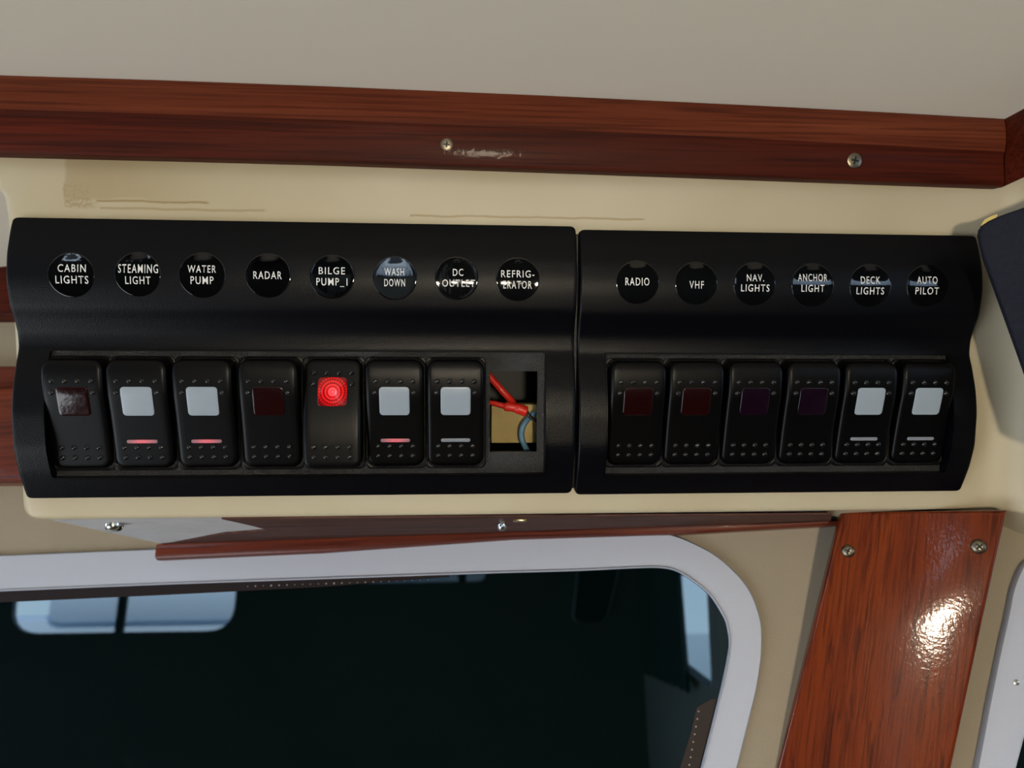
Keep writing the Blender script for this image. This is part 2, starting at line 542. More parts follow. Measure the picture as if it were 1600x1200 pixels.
def box_mesh(name, x0, x1, y0, y1, z0, z1, bev=0.0):
    bm = bmesh.new()
    bmesh.ops.create_cube(bm, size=1)
    for v in bm.verts:
        v.co = Vector((x0 + (v.co.x + .5) * (x1 - x0), y0 + (v.co.y + .5) * (y1 - y0), z0 + (v.co.z + .5) * (z1 - z0)))
    if bev: bmesh.ops.bevel(bm, geom=bm.edges[:], offset=bev, segments=2, affect='EDGES', profile=0.5)
    me = bpy.data.meshes.new(name); bm.to_mesh(me); bm.free()
    if bev: me.shade_smooth(); me.set_sharp_from_angle(angle=radians(35))
    return me
I4 = Matrix.Identity(4)
T = Matrix.Translation

# ================================================================== ROOM SHELL
def glassref(px, py, dist):
    """where the tinted pane's reflection seen at a photo pixel lies, dist metres (horizontal) behind the pane"""
    g = on_plane(px, py, WO + WN * 0.0015, WN)
    r = ray(px, py).normalized()
    r = r - WN * (2 * r.dot(WN))
    k = dist / sqrt(r.x**2 + r.y**2)
    return g + r * k
def ref_on(px, py, P, n):
    g = on_plane(px, py, WO + WN * 0.0015, WN)
    r = ray(px, py).normalized()
    r = r - WN * (2 * r.dot(WN))
    return g + r * ((P - g).dot(n) / r.dot(n))
ZC = 1.835
cC = glassref(1000, 960, 2.3); cP = glassref(1150, 960, 1.15)
cC.z = cP.z = 0
c0 = glassref(0, 960, 2.3); c0.z = 0
far_dir = (c0 - cC).normalized()
cD = cC + far_dir * 2.75
wE = WO + WT * -1.9; wE.z = 0
wF = WO + WT * 0.95; wF.z = 0
cB = Vector((1.15, cP.y, 0))
def wall_frame(A, B):
    """matrix: x along A->B, z up, -y into the room (room centre assumed near origin side)"""
    d = (B - A).normalized()
    return Matrix(((d.x, -d.y, 0, A.x), (d.y, d.x, 0, A.y), (0, 0, 1, 0), (0, 0, 0, 1)))
def wall(name, A, B, holes=(), mat=None):
    M = wall_frame(A, B); L = (B - A).length
    bm = bmesh.new()
    def loop(pts):
        vs = [bm.verts.new((x, 0, z)) for x, z in pts]
        return [bm.edges.new((vs[i], vs[(i+1) % len(vs)])) for i in range(len(vs))]
    ed = loop([(0, 0), (L, 0), (L, ZC + 0.1), (0, ZC + 0.1)])
    for h in holes: ed += loop(h)
    bmesh.ops.triangle_fill(bm, edges=ed, use_beauty=True)
    me = bpy.data.meshes.new(name); bm.to_mesh(me); bm.free()
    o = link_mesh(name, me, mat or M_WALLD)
    o.matrix_world = M
    tag(o, kind='structure')
    return o, M
def ring_frame(outer, inner, prof, closed=True):
    """strip between two matched outlines; prof = [(blend 0..1 outer->inner, height)]"""
    V, F = [], []
    n, k = len(outer), len(prof)
    for (ox, oz), (ix, iz) in zip(outer, inner):
        for b, h in prof:
            V.append((ox + (ix - ox) * b, -h, oz + (iz - oz) * b))
    for i in range(n if closed else n - 1):
        j = (i + 1) % n
        for q in range(k - 1):
            F.append((i*k + q, j*k + q, j*k + q + 1, i*k + q + 1))
    return V, F
def offset_poly(poly, d):
    n = len(poly); out = []
    cx = sum(p[0] for p in poly) / n; cz = sum(p[1] for p in poly) / n
    area = sum(poly[i][0]*poly[(i+1) % n][1] - poly[(i+1) % n][0]*poly[i][1] for i in range(n))
    sg = 1 if area > 0 else -1
    for i in range(n):
        p0, p1, p2 = Vector(poly[i-1]), Vector(poly[i]), Vector(poly[(i+1) % n])
        a = (p1 - p0).normalized(); b = (p2 - p1).normalized()
        na = Vector((a.y, -a.x)) * sg; nb = Vector((b.y, -b.x)) * sg
        m = (na + nb); m = m / max(m.dot(na), 0.3) if m.length > 1e-6 else na
        out.append((p1.x + m.x * d, p1.y + m.y * d))
    return out
def round_poly(poly, r, n=5):
    out = []
    m = len(poly)
    for i in range(m):
        p0, p1, p2 = Vector(poly[i-1]), Vector(poly[i]), Vector(poly[(i+1) % m])
        a = (p0 - p1).normalized(); b = (p2 - p1).normalized()
        s = p1 + a * r; e = p1 + b * r
        for k in range(n + 1):
            t = k / n
            q = s * (1-t)**2 + p1 * 2*t*(1-t) + e * t*t
            out.append((q.x, q.y))
    return out
WINN = [1]
def cabin_window(M, poly, mull=(), wob=0.045, glass=None):
    n = 'window_%d' % WINN[0]; WINN[0] += 1
    root = empty(n, M, kind='structure')
    outer = offset_poly(poly, wob)
    V, F = ring_frame(outer, poly, [(0, 0), (0.05, 0.006), (0.95, 0.008), (1, 0.004), (1, -0.02)])
    link_mesh('window_frame', mesh_from('window_frame', V, F, sharp=30), M_FRAMEW, root)
    g = mesh_from('pane', [(x, 0.01, z) for x, z in poly], [tuple(range(len(poly)))], smooth=False)
    link_mesh('pane', g, glass or M_CLEAR, root)
    zs = [p[1] for p in poly]
    for x in mull:
        link_mesh('mullion', box_mesh('mullion', x - .012, x + .012, -.006, .012, min(zs), max(zs)), M_DARK, root)
    return root
def lp(M, p): 
    q = M.inverted() @ p
    return (q.x, q.z)

# far wall (seen only as a reflection in the tinted pane)
Mf = wall_frame(cD, cC)
nf = far_dir.cross(Vector((0, 0, 1))).normalized()
def far_px(px, py): return lp(Mf, ref_on(px, py, cC, nf))
bl = far_px(18, 990); br = far_px(365, 985)
zt = 1.80
win_a = round_poly([(bl[0], bl[1]), (br[0], br[1]), (br[0], zt), (bl[0], zt)], 0.075)
al = far_px(893, 972); ar = far_px(945, 972); at1 = far_px(906, 890); at2 = far_px(970, 890)
win_b = round_poly([al, ar, (ar[0] + 0.06, zt - .02), (al[0] + 0.03, zt - .02)], 0.03)
dl_, dr_ = far_px(560, 912), far_px(757, 908)
win_d = round_poly([dl_, dr_, (dr_[0], zt), (dl_[0], zt)], 0.02)
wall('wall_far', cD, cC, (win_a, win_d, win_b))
mx0 = far_px(190, 960)[0]
cabin_window(Mf, win_a, (mx0,))
cabin_window(Mf, win_d, (far_px(722, 905)[0],), 0.02)
cabin_window(Mf, win_b, (), 0.035, M_GLASS)
# side wall from the far corner towards the camera
Ms = wall_frame(cC, cP)
ns = (cP - cC).cross(Vector((0, 0, 1))).normalized()
def side_px(px, py): return lp(Ms, ref_on(px, py, cC, ns))
sw = [side_px(1014, 992), side_px(1128, 1080), (side_px(1128, 950)[0], zt - .01), (side_px(1022, 950)[0], zt - .01)]
win_c = round_poly(sw, 0.03)
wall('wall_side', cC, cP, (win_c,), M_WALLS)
wc = cabin_window(Ms, win_c, (), 0.04)
xs_ = side_px(1088, 1000)[0]
cur = []
for i in range(25):
    t = i / 24; cur.append((sw[0][0] + (xs_ - sw[0][0]) * t, 0.02 + 0.012 * sin(i * 1.9)))
zlo = min(p[1] for p in sw) - .02
me = mesh_from('curtain', [(x, y, z) for z in (zlo, zt) for x, y in cur], [(i, i+1, 25+i+1, 25+i) for i in range(24)])
cu_ = link_mesh('curtain', me, plain('dark_green_curtain', (0.015, 0.035, 0.035), 0.8)); cu_.matrix_world = Ms
tag(cu_, 'dark green curtain drawn across a side window, seen reflected', 'curtain')
Mb = wall_frame(cP, cB)
win_e = round_poly([(0.62, 1.47), (1.0, 1.47), (1.0, 1.60), (0.62, 1.60)], 0.03)
wall('wall_back', cP, cB, (win_e,))
cabin_window(Mb, win_e, (), 0.02)
# port and starboard walls with big windows (out of view; they bring in the daylight)
def rect(x0, x1, z0, z1): return [(x0, z0), (x1, z0), (x1, z1), (x0, z1)]
LE = (cD - wE).length
pw = round_poly(rect(0.12, LE - 0.15, 1.12, 1.76), 0.06)
o, Mp = wall('wall_port', wE, cD, (pw,))
cabin_window(Mp, pw, (LE * 0.5,))
LF = (wF - cB).length
qw = round_poly(rect(0.25, LF - 0.2, 1.25, 1.70), 0.06)
o, Mq = wall('wall_starboard', cB, wF, (qw,))
cabin_window(Mq, qw)
# floor
fl = [wE, wF, cB, cP, cC, cD]
me = mesh_from('floor', [(p.x, p.y, 0) for p in fl], [tuple(range(6))], smooth=False)
tag(link_mesh('floor', me, wood('floor_teak', (0.05, 0.02, 0.01), (0.10, 0.045, 0.02), (0.16, 0.08, 0.04), 1, 30, 14, 0.5, 0.1)), kind='structure')

# ------------------------------------------------------------------ window wall in front of the camera
def wpoly(pts, off=0.0): return [wloc(px, py, off) for px, py in pts]
wl_me = mesh_from('wall_front', [(-1.9, 0, -1.6), (0.95, 0, -1.6), (0.95, 0, 0.26), (-1.9, 0, 0.26)], [(0, 1, 2, 3)], smooth=False)
ow = link_mesh('wall_front', wl_me, M_VINYL); ow.matrix_world = WM
tag(ow, kind='structure')

def resample(pts, n):
    pts = [Vector(p) for p in pts]
    d = [0]
    for i in range(1, len(pts)): d.append(d[-1] + (pts[i] - pts[i-1]).length)
    out = []
    for k in range(n):
        t = d[-1] * k / (n - 1)
        i = max(j for j in range(len(d)) if d[j] <= t + 1e-9)
        i = min(i, len(pts) - 2)
        s = (t - d[i]) / (d[i+1] - d[i])
        out.append(tuple(pts[i].lerp(pts[i+1], s)))
    return out
def front_window(no, outer_px, inner_px, prof, band=None):
    root = empty('window_%d' % no, WM, kind='structure')
    o_ = wpoly(outer_px); i_ = wpoly(inner_px, 0.003)
    def sm(p):
        q = smooth_path([(x, 0, z) for x, z in p], 5); return [(v.x, v.z) for v in q]
    o_, i_ = sm(o_), sm(i_)
    V, F = ring_frame(o_, i_, prof)
    link_mesh('window_frame', mesh_from('window_frame', V, F, sharp=32), M_ALU, root)
    gl = mesh_from('pane', [(x, -0.0012, z) for x, z in i_], [tuple(range(len(i_)))], smooth=False)
    link_mesh('pane', gl, M_GLASS, root)
    return root
outer = [(-420, 885), (-200, 876), (0, 868), (243, 858), (500, 848), (760, 840), (900, 837), (1026, 834.7), (1056.6, 838.5), (1087, 851), (1118, 868), (1145, 891), (1164, 912.5), (1177, 935.5), (1187, 966), (1189.6, 993), (1188, 1031), (1181, 1077), (1171.6, 1115.6), (1150.5, 1200), (1115, 1340), (1060, 1480), (900, 1560), (300, 1560), (-420, 1560)]
inner = [(-360, 939), (-200, 932), (0, 924), (243, 914), (500, 905), (760, 896), (900, 892), (995, 887.6), (1033.6, 887.6), (1058, 893), (1083.5, 908.6), (1106.5, 927.8), (1118, 943), (1127, 958), (1134.4, 973.8), (1139, 1000.6), (1137, 1023.6), (1128, 1068), (1119, 1105), (1095, 1200), (1060, 1330), (1015, 1430), (880, 1490), (300, 1490), (-360, 1490)]
w6 = front_window(6, outer, inner, [(0, -0.001), (0, 0.002), (0.04, 0.0032), (0.5, 0.0036), (0.93, 0.0032), (0.975, 0.0042), (1.0, 0.0036), (1.0, 0.001)])
outer2 = [(1700, 838), (1640, 850), (1600, 876), (1587, 893), (1575.5, 924), (1569.7, 954.6), (1556, 1016), (1539, 1100), (1520, 1200), (1490, 1340), (1500, 1450), (2100, 1450), (2150, 838)]
inner2 = [(1740, 910), (1690, 920), (1662, 940), (1650, 955), (1641, 975), (1635, 1000), (1622, 1056), (1606, 1128), (1587, 1200), (1558, 1320), (1575, 1390), (2030, 1390), (2080, 910)]
w7 = front_window(7, outer2, inner2, [(0, -0.001), (0, 0.0025), (0.04, 0.004), (0.5, 0.0044), (0.95, 0.004), (1.0, 0.0032), (1.0, 0.001)])
# dotted edge band along the pane
bo = [wloc(x, y, .003) for x, y in [(-200, 932), (0, 924), (243, 914), (500, 905), (700, 898)]]
bi = [wloc(x, y, .003) for x, y in [(-200, 950), (0, 941), (243, 930), (500, 917), (700, 901)]]
V = [(x, -.0016, z) for x, z in bo] + [(x, -.0016, z) for x, z in bi]
F = [(i, i+1, 5+i+1, 5+i) for i in range(4)]
link_mesh('edge_band', mesh_from('edge_band', V, F, smooth=False), M_BAND, w6, I4)
V, F = [], []
rb = [(1122, 1092), (1119, 1104), (1112, 1135), (1095, 1200), (1060, 1330)]
rc = [(1113, 1092), (1089, 1106), (1080, 1145), (1063, 1200), (1030, 1330)]
V = [(wloc(x, y, .003)[0], -.0016, wloc(x, y, .003)[1]) for x, y in rb] + [(wloc(x, y, .003)[0], -.0016, wloc(x, y, .003)[1]) for x, y in rc]
F = [(i, i+1, 5+i+1, 5+i) for i in range(4)]
link_mesh('edge_band', mesh_from('edge_band', V, F, smooth=False), M_BAND, w6, I4)
rnd = random.Random(4)
V, F = [], []
def dot(px, py, r):
    x, z = wloc(px, py, .003)
    b = len(V); V.append((x, -.0019, z))
    for k in range(8): V.append((x + r*cos(k*pi/4), -.0017, z + r*sin(k*pi/4)))
    for k in range(8): F.append((b, b+1+k, b+1+(k+1) % 8))
x = 385
while x < 680:
    dot(x, 909 + (500 - x) * 0.035 + 3, rnd.choice((.0003, .00042, .00055)) * (1 if x < 560 else .7)); x += 12.3
for i in range(12): dot(1092 - i * 2.1, 1112 + i * 12, .0004)
link_mesh('edge_dots', mesh_from('edge_dots', V, F, smooth=False), M_DOT, w6, I4)['kind'] = 'stuff'

# ------------------------------------------------------------------ overhead console
con = empty('overhead_console', FM, 'cream fibreglass overhead console box holding both black switch panels', 'console')
def trimlow(px): return interp([(-200, 234), (0, 240), (500, 252.8), (1200, 278), (1560, 291), (1800, 300)], px)
TOPU = LU(800, 225)
BOTU = (LU(100, 809) + LU(1400, 803)) / 2
# left outline as function of u
ltab = sorted([(LU(-70, 225), LX(-70, 225)), (LU(-45, 262), LX(-45, 262)), (LU(-20, 285), LX(-20, 285)), (LU(-1, 306), LX(-1, 306)), (LU(5, 340), LX(5, 340)), (LU(9, 400), LX(9, 400)), (LU(16, 520), LX(16, 520)),
               (LU(24, 680), LX(24, 680)), (LU(30, 809), LX(30, 809))])
XR = LX(1536, 600)
def face_p(x, u):
    p = 0.0
    uc = LU(800, 292)                                  # top cove
    if u > uc:
        k = min((u - uc) / (TOPU - uc), 1); p -= 0.012 * (1 - sqrt(max(0, 1 - k * k)))
    if x > XR:                                         # concave fillet, the wall turns towards the room
        R, A = 0.018, radians(58)
        d = x - XR
        if d < R * sin(A): p += R - sqrt(R * R - d * d)
        else: p += R * (1 - cos(A)) + (d - R * sin(A)) * tan(A)
    return p
xs_core = [LX(p, 600) for p in (70, 130, 200, 300, 400, 500, 600, 700, 740, 860, 900, 960, 1000, 1100, 1200, 1300, 1400, 1480, 1520)] + [XR + k * 0.0016 for k in range(0, 12)] + [XR + .021, XR + .03, XR + .05]
eoff = [0, .0002, .0006, .0012, .002, .003, .0045]
RR = 0.0045
us = [BOTU + e for e in (0, .0002, .0005, .001, .0016, .0024, .004)] + [LU(800, y) for y in (780, 722, 700, 640, 600, 565, 520, 460, 400, 350, 320, 305, 298)] + \
     [LU(800, y) for y in (292, 288, 284, 280, 275, 270, 264, 258, 252, 246, 240, 232, 225)]
RB = 0.0024
V, F, idx = [], [], {}
cols = []
for u in us:
    row = []
    du = u - BOTU
    dropb = RB - sqrt(max(0, RB**2 - (RB - min(du, RB))**2))
    xl = interp(ltab, u)
    cr_ = 0.006                       # rounded lower left corner
    if du < cr_: xl += cr_ - sqrt(max(0, cr_**2 - (cr_ - du)**2))
    for e in eoff:
        dl = RR - sqrt(max(0, RR**2 - (RR - min(e, RR))**2))
        row.append((xl + e, u, face_p(xl + e, u) - dropb - dl))
    for x in xs_core: row.append((x, u, face_p(x, u) - dropb))
    cols.append(row)
nc = len(cols[0])
for row in cols:
    for x, u, p in row: V.append((x, -p, u))
hx0, hx1, hu0, hu1 = LX(130, 600), LX(860, 600), LU(800, 722), LU(800, 565)
for j in range(len(cols) - 1):
    for i in range(nc - 1):
        x0, u0, _ = cols[j][i]; x1, u1, _ = cols[j+1][i+1]
        if x0 >= hx0 - 1e-6 and x1 <= hx1 + 1e-6 and u0 >= hu0 - 1e-6 and u1 <= hu1 + 1e-6: continue
        F.append((j*nc + i, j*nc + i + 1, (j+1)*nc + i + 1, (j+1)*nc + i))
# left side wall receding
b = len(V)
for row in cols: V.append((row[0][0] + 0.002, 0.10, row[0][1]))
for j in range(len(cols) - 1): F.append((j*nc, (j+1)*nc, b + j + 1, b + j))
link_mesh('shell', mesh_from('shell', V, F, sharp=50), M_CREAM, con)
# underside running back level to the window wall
hdir = FI.to_3x3() @ Vector((0, 1, 0))
V, F = [], []
row0 = cols[0]
k_back = 0.0
pts_f = [(x, -p, u) for x, u, p in row0]
for q in pts_f: V.append(q)
for q in pts_f:
    w = FM @ Vector(q)
    t = ((WO - w).dot(WN)) / WN.y      # distance along +Y to the window wall
    w2 = w + Vector((0, t - 0.0005, 0)); w2.z = w.z
    V.append(FI @ w2)
n_ = len(pts_f)
F = [(i, i+1, n_ + i + 1, n_ + i) for i in range(n_ - 1)]
und = link_mesh('underside', mesh_from('underside', V, F, sharp=50), M_PAINT, con)
und['label'] = 'white undercoated underside'
und.data.materials.append(M_CREAM)
for p_ in und.data.polygons:
    if p_.center.x > LX(1310, 806): p_.material_index = 1
ZU = (FM @ Vector(pts_f[10])).z
# cavity behind the cut-out
cav = box_mesh('cavity', hx0, hx1, 0.0006, 0.05, hu0, hu1)
bm = bmesh.new(); bm.from_mesh(cav)
bmesh.ops.delete(bm, geom=[f for f in bm.faces if f.normal.y < -0.5], context='FACES')
bm.to_mesh(cav); bm.free()
link_mesh('cavity', cav, M_DARK, con)

# plywood sheet under the console (world aligned)
def under_pt(px, py, dz=0.0):
    r = ray(px, py); return CAM + r * ((ZU - dz - CAM.z) / r.z)
ply_px = [(352, 812), (395, 822), (420, 829), (350, 834), (262, 842)]
pa = [under_pt(*p, dz=0.0008) for p in ply_px]
# back edge along the wall, front edge just behind the console lip
def wall_pt_at(px):
    g = on_plane(px, 840, WO, WN); return Vector((g.x, g.y - 0.001, ZU - 0.0008))
def front_pt(x):
    q = FM @ Vector((x, 0.001, BOTU)); return Vector((q.x, q.y, ZU - 0.0008))
back = [wall_pt_at(p) for p in (250, 500, 800, 1100, 1300)]
frnt = [front_pt(LX(p, 806)) for p in (1300, 1100, 800, 500, 345)]
poly = back + frnt + pa[1:4]
me = mesh_from('plywood_sheet', [tuple(p) for p in poly] + [(p.x, p.y, p.z + .0007) for p in poly], [tuple(range(len(poly)))] + [(i, (i+1) % len(poly), len(poly) + (i+1) % len(poly), len(poly) + i) for i in range(len(poly))], smooth=False)
ob = link_mesh('plywood_sheet', me, M_PLY)
tag(ob, 'dull brown plywood sheet lining the underside of the cream console', 'panel')

# mahogany ledge strip under the console against the window wall
def ledge():
    V, F = [], []
    st = [(245, 845, 875), (500, 836, 863.5), (800, 822, 842), (1060, 812, 834), (1316, 806, 819.5)]
    th = 0.009
    for k, (px, yt, yb) in enumerate(st):
        xa, zt_ = wloc(px, yt, th); xb, zb_ = wloc(px, yb, th)
        zt_ = ZU - 1.6 - 0.0009
        c = 0.0012
        sec = [(0, zt_), (-th, zt_), (-th, zb_ + c * 2), (-th + c * .5, zb_ + c * .7), (-th + c * 2, zb_), (0, zb_)]
        for y, z in sec: V.append((xa, y, z))
    for i in range(len(st) - 1):
        for q in range(6):
            F.append((i*6 + q, (i+1)*6 + q, (i+1)*6 + (q+1) % 6, i*6 + (q+1) % 6))
    F.append(tuple(range(6))); F.append(tuple(24 + q for q in range(6))[::-1])
    me = mesh_from('ledge_strip', V, F, sharp=25)
    o = link_mesh('ledge_strip', me, M_LEDGE); o.matrix_world = WM
    tag(o, 'red-brown wooden strip wedged between console underside and window frame', 'trim')
ledge()

# ------------------------------------------------------------------ upper mahogany trim board
def station_pts(px, ytop, ymid, ybot):
    pf, pt = 0.007, 0.0015
    a = loc(px, ybot, pf); b_ = loc(px, ymid, pf); c = loc(px, ytop, pt)
    sec = [(a[0], -0.016, a[1] + .0005), (a[0], pf - .0015, a[1]), (a[0], pf - .0004, a[1] + .0004), (a[0], pf, a[1] + .0015)]
    sec.append((b_[0], pf, b_[1] - .004))
    for k in range(1, 8):
        t = k / 7
        x = b_[0] + (c[0] - b_[0]) * t
        u = b_[1] - .004 + (c[1] - b_[1] + .004) * t
        p = pf + (pt - pf) * (t ** 1.9)
        sec.append((x, p, u))
    sec.append((c[0], -0.016, c[1] + .001))
    return sec
tops = [(-260, 109), (0, 118), (250, 125.5), (500, 134.7), (850, 149.5), (1200, 166), (1400, 176.5), (1569, 186)]
bots = {-260: 233, 0: 240, 250: 246, 500: 252.8, 850: 265, 1200: 278, 1400: 285.5, 1569: 291.5}
SEC = []
for px, yt in tops:
    yb = bots[px]
    SEC.append(station_pts(px, yt, yt + 44, yb))
tr = empty('trim_board', FM, 'long dark mahogany trim board between ceiling and console, two screws in it', 'trim')
V = [(x, -p, u) for s in SEC for x, p, u in s]; k = len(SEC[0])
F = [(i*k + q, (i+1)*k + q, (i+1)*k + q + 1, i*k + q + 1) for i in range(len(SEC) - 1) for q in range(k - 1)]
F += [tuple(range(k)), tuple((len(SEC)-1)*k + q for q in range(k))]
bme = mesh_from('board', V, F, sharp=45)
bme.materials.append(M_TRIM); bme.materials.append(M_WORN)
zmid = {}
for p_ in bme.polygons:
    c = p_.center
    j_ = min(range(len(SEC)), key=lambda i_: abs(SEC[i_][0][0] - c.x))
    if c.z > SEC[j_][5][2] - (SEC[j_][4][2] - SEC[j_][5][2]) * 0 and c.z > SEC[j_][4][2] + .0006: p_.material_index = 1
link_mesh('board', bme, None, tr)
# the board on the adjoining face, coming towards the camera
tr2 = empty('trim_board', FM, 'short return of the mahogany trim at the upper right corner of the photo', 'trim')
last = [Vector((x + .0004, -p, u)) for x, p, u in SEC[-1]]
cw = FM @ Vector((SEC[-1][-2][0], -SEC[-1][-2][1], SEC[-1][-2][2]))
dirv = FI.to_3x3() @ (on_plane(1640, 148, cw, Vector((0, 0, 1))) - cw)
lastw = [FM @ v for v in last]
def proj_px(P):
    d = P - CAM; z = d.dot(W); return 800 + FPX * d.dot(RT) / z, 600 - FPX * d.dot(UP) / z
dirv = dirv.normalized() * 0.09
V = [tuple(v) for v in last] + [tuple(v + dirv + Vector((0, 0, 0))) for v in last]
F = [(q, k + q, k + q + 1, q + 1) for q in range(k - 1)] + [tuple(range(k)), tuple(k + q for q in range(k))]
link_mesh('board', mesh_from('board', V, F, sharp=45), M_TRIM, tr2)

# ------------------------------------------------------------------ ceiling: follows the trim edge, then level over the cabin
edge = [FM @ Vector((s[-2][0], -s[-2][1], s[-2][2])) for s in SEC]
edge = [Vector((-1.95, edge[0].y + 0.4, edge[0].z))] + edge + [Vector((1.2, edge[-1].y + 0.12, edge[-1].z))]
V, F = [], []
zc_ = sum(e.z for e in edge[1:-1]) / (len(edge) - 2); print('EDGE', [round(e.z, 4) for e in edge])
rows_y = [-0.008, 0, 0.01, 0.03, 0.06, 0.10]
for e in edge:
    for r_ in rows_y:
        t = max(r_, 0) / 0.10; t = t * t * (3 - 2 * t)
        V.append((e.x, e.y - r_, e.z + (zc_ - e.z) * t + 0.0002))
kk = len(rows_y)
for i in range(len(edge) - 1):
    for q in range(kk - 1): F.append((i*kk + q, (i+1)*kk + q, (i+1)*kk + q + 1, i*kk + q + 1))
b = len(V)
for e in edge: V.append((e.x * (1 if abs(e.x) < .9 else 1.4), -3.2, zc_))
for i in range(len(edge) - 1): F.append((i*kk + kk - 1, (i+1)*kk + kk - 1, b + i + 1, b + i))
b2 = len(V)
V += [(-3.6, -3.2, zc_), (-3.6, edge[0].y, zc_)]
F.append((b2, b2 + 1, kk - 1, b))
zr = max(e.z for e in edge) + .012
b2 = len(V)
V += [(-4, -3.4, zr), (1.6, -3.4, zr), (1.6, 1.2, zr), (-4, 1.2, zr)]
F.append((b2, b2 + 1, b2 + 2, b2 + 3))
tag(link_mesh('ceiling', mesh_from('ceiling', V, F, sharp=60), M_HEAD), kind='structure')

# ------------------------------------------------------------------ teak pillar board
PYAW = radians(18.2)
PT = Vector((cos(PYAW), -sin(PYAW), 0)); PN = Vector((-sin(PYAW), -cos(PYAW), 0))
P0 = on_plane(1215, 1000, WO + WN * 0.010, WN)
PTILT = radians(6.5)
PMr = Matrix(((PT.x, -PN.x, 0), (PT.y, -PN.y, 0), (0, 0, 1))) @ Matrix.Rotation(PTILT, 3, 'X')
PM = Matrix.Translation(P0) @ PMr.to_4x4()
PNn = (PMr @ Vector((0, -1, 0))).normalized()
def ploc(px, py):
    q = PM.inverted() @ on_plane(px, py, P0, PNn); return q.x, q.z
pp = [ploc(1190, 1300), ploc(1215, 1200), ploc(1266, 1000), ploc(1313.5, 805), ploc(1315, 800), ploc(1574, 797), ploc(1573, 801), ploc(1536, 970), ploc(1487, 1200), ploc(1468, 1290)]
me = slab('board', pp, 0.0, 0) if False else None
bm = bmesh.new()
vs = [bm.verts.new((x, 0, z)) for x, z in pp]
f = bm.faces.new(vs)
r = bmesh.ops.extrude_face_region(bm, geom=[f])
for v in [e for e in r['geom'] if isinstance(e, bmesh.types.BMVert)]: v.co.y = 0.011
bmesh.ops.recalc_face_normals(bm, faces=bm.faces)
ed = [e for e in bm.edges if all(abs(v.co.y) < 1e-9 for v in e.verts)]
bmesh.ops.bevel(bm, geom=ed, offset=0.0016, segments=4, affect='EDGES', profile=0.5)
me = bpy.data.meshes.new('pillar_board'); bm.to_mesh(me); bm.free()
me.shade_smooth(); me.set_sharp_from_angle(angle=radians(40))
pil = link_mesh('pillar_board', me, M_PILLAR); pil.matrix_world = PM
tag(pil, 'glossy varnished orange-brown wooden board between the two windows, lower right', 'board')

# ------------------------------------------------------------------ screws
def screw_head(name, r, style):
    V, F = [], []
    n = 20
    prof = [(1.0, 0), (0.98, .12), (0.85, .3), (0.6, .42), (0.3, .48)] if style == 'pan' else [(1.0, 0), (.97, .08), (.8, .14), (.5, .17), (.3, .18)]
    if style == 'dome': prof = [(1.0, 0), (1.0, .35), (0.93, .6), (0.75, .82), (0.4, .95)]
    for a, h in prof:
        for k in range(n): V.append((a*r*cos(2*pi*k/n), -h*r, a*r*sin(2*pi*k/n)))
    for i in range(len(prof) - 1):
        for k in range(n): F.append((i*n + k, i*n + (k+1) % n, (i+1)*n + (k+1) % n, (i+1)*n + k))
    F.append(tuple((len(prof)-1)*n + k for k in range(n)))
    return mesh_from(name, V, F, sharp=50)
def cross_mesh(r, h):
    V, F = [], []
    w, l = r * .12, r * .5
    for a in (0, pi/2):
        b = len(V)
        for sx_, sz in ((-l, -w), (l, -w), (l, w), (-l, w)):
            V.append((sx_*cos(a) - sz*sin(a), -h, sx_*sin(a) + sz*cos(a)))
        F.append((b, b+1, b+2, b+3))
    return mesh_from('cross_recess', V, F, smooth=False, fixn=False)
def screw(M, r, label, style='pan', rot=0.3, mat=None, cross=True):
    root = empty('screw', M @ Matrix.Rotation(rot, 4, 'Y'), label, 'screw')
    link_mesh('head', screw_head('head', r, style), mat or M_STEEL, root)
    if cross:
        h = {'pan': .5, 'flat': .2, 'dome': .97}[style] * r
        link_mesh('cross_recess', cross_mesh(r, h), M_DARK, root)
    return root
def fmat(px, py, p):
    x, u = loc(px, py, p); return FM @ T((x, -p, u))
screw(fmat(698, 226, .0071), .0023, 'small screw near the middle of the upper mahogany trim board', 'flat', 0.1, M_OLD)
screw(fmat(1335, 251, .0071), .0029, 'steel screw towards the right end of the upper mahogany trim board', 'flat', 0.2, M_OLD)
def pmat(px, py):
    x, z = ploc(px, py); return PM @ T((x, 0, z))
screw(pmat(1325, 861), .0027, 'left of the two screws at the top of the varnished pillar board', 'pan', 0.5, M_OLD)
screw(pmat(1529, 854), .0030, 'right of the two screws at the top of the varnished pillar board', 'pan', 0.9, M_OLD)
sx, sz = wloc(1588, 1066, .0044)
screw(WM @ T((sx, -.0043, sz)), .0012, 'tiny grey screw in the aluminium frame at the right edge', 'flat', 0, cross=False)
# dome screw and chrome fitting hanging under the console
down = Matrix.Rotation(radians(-90), 4, 'X')   # local -y -> down
def udm(px, py): return T(under_pt(px, py)) 
Rd = Matrix(((1, 0, 0, 0), (0, 0, -1, 0), (0, 1, 0, 0), (0, 0, 0, 1)))
screw(udm(179, 817) @ Rd, .0036, 'round steel screw head hanging under the left end of the console', 'dome', 0, cross=False)
ft = empty('catch_pin', udm(784, 809.5) @ Rd, 'tiny chrome pin sticking down under the console beside a brass tab', 'fitting')
link_mesh('pin', tube_mesh('pin', [(0, 0, 0), (0, -.0022, 0), (0, -.0024, 0), (0, -.0042, 0), (0, -.005, 0)], [.0012, .0012, .0017, .0017, .0009], 14), M_CHROME, ft)
tb = link_mesh('brass_tab', box_mesh('brass_tab', -.0028, .0028, -.0014, 0, -.002, .002, .0003), M_BRASS)
tb.matrix_world = udm(812, 809.5) @ Rd
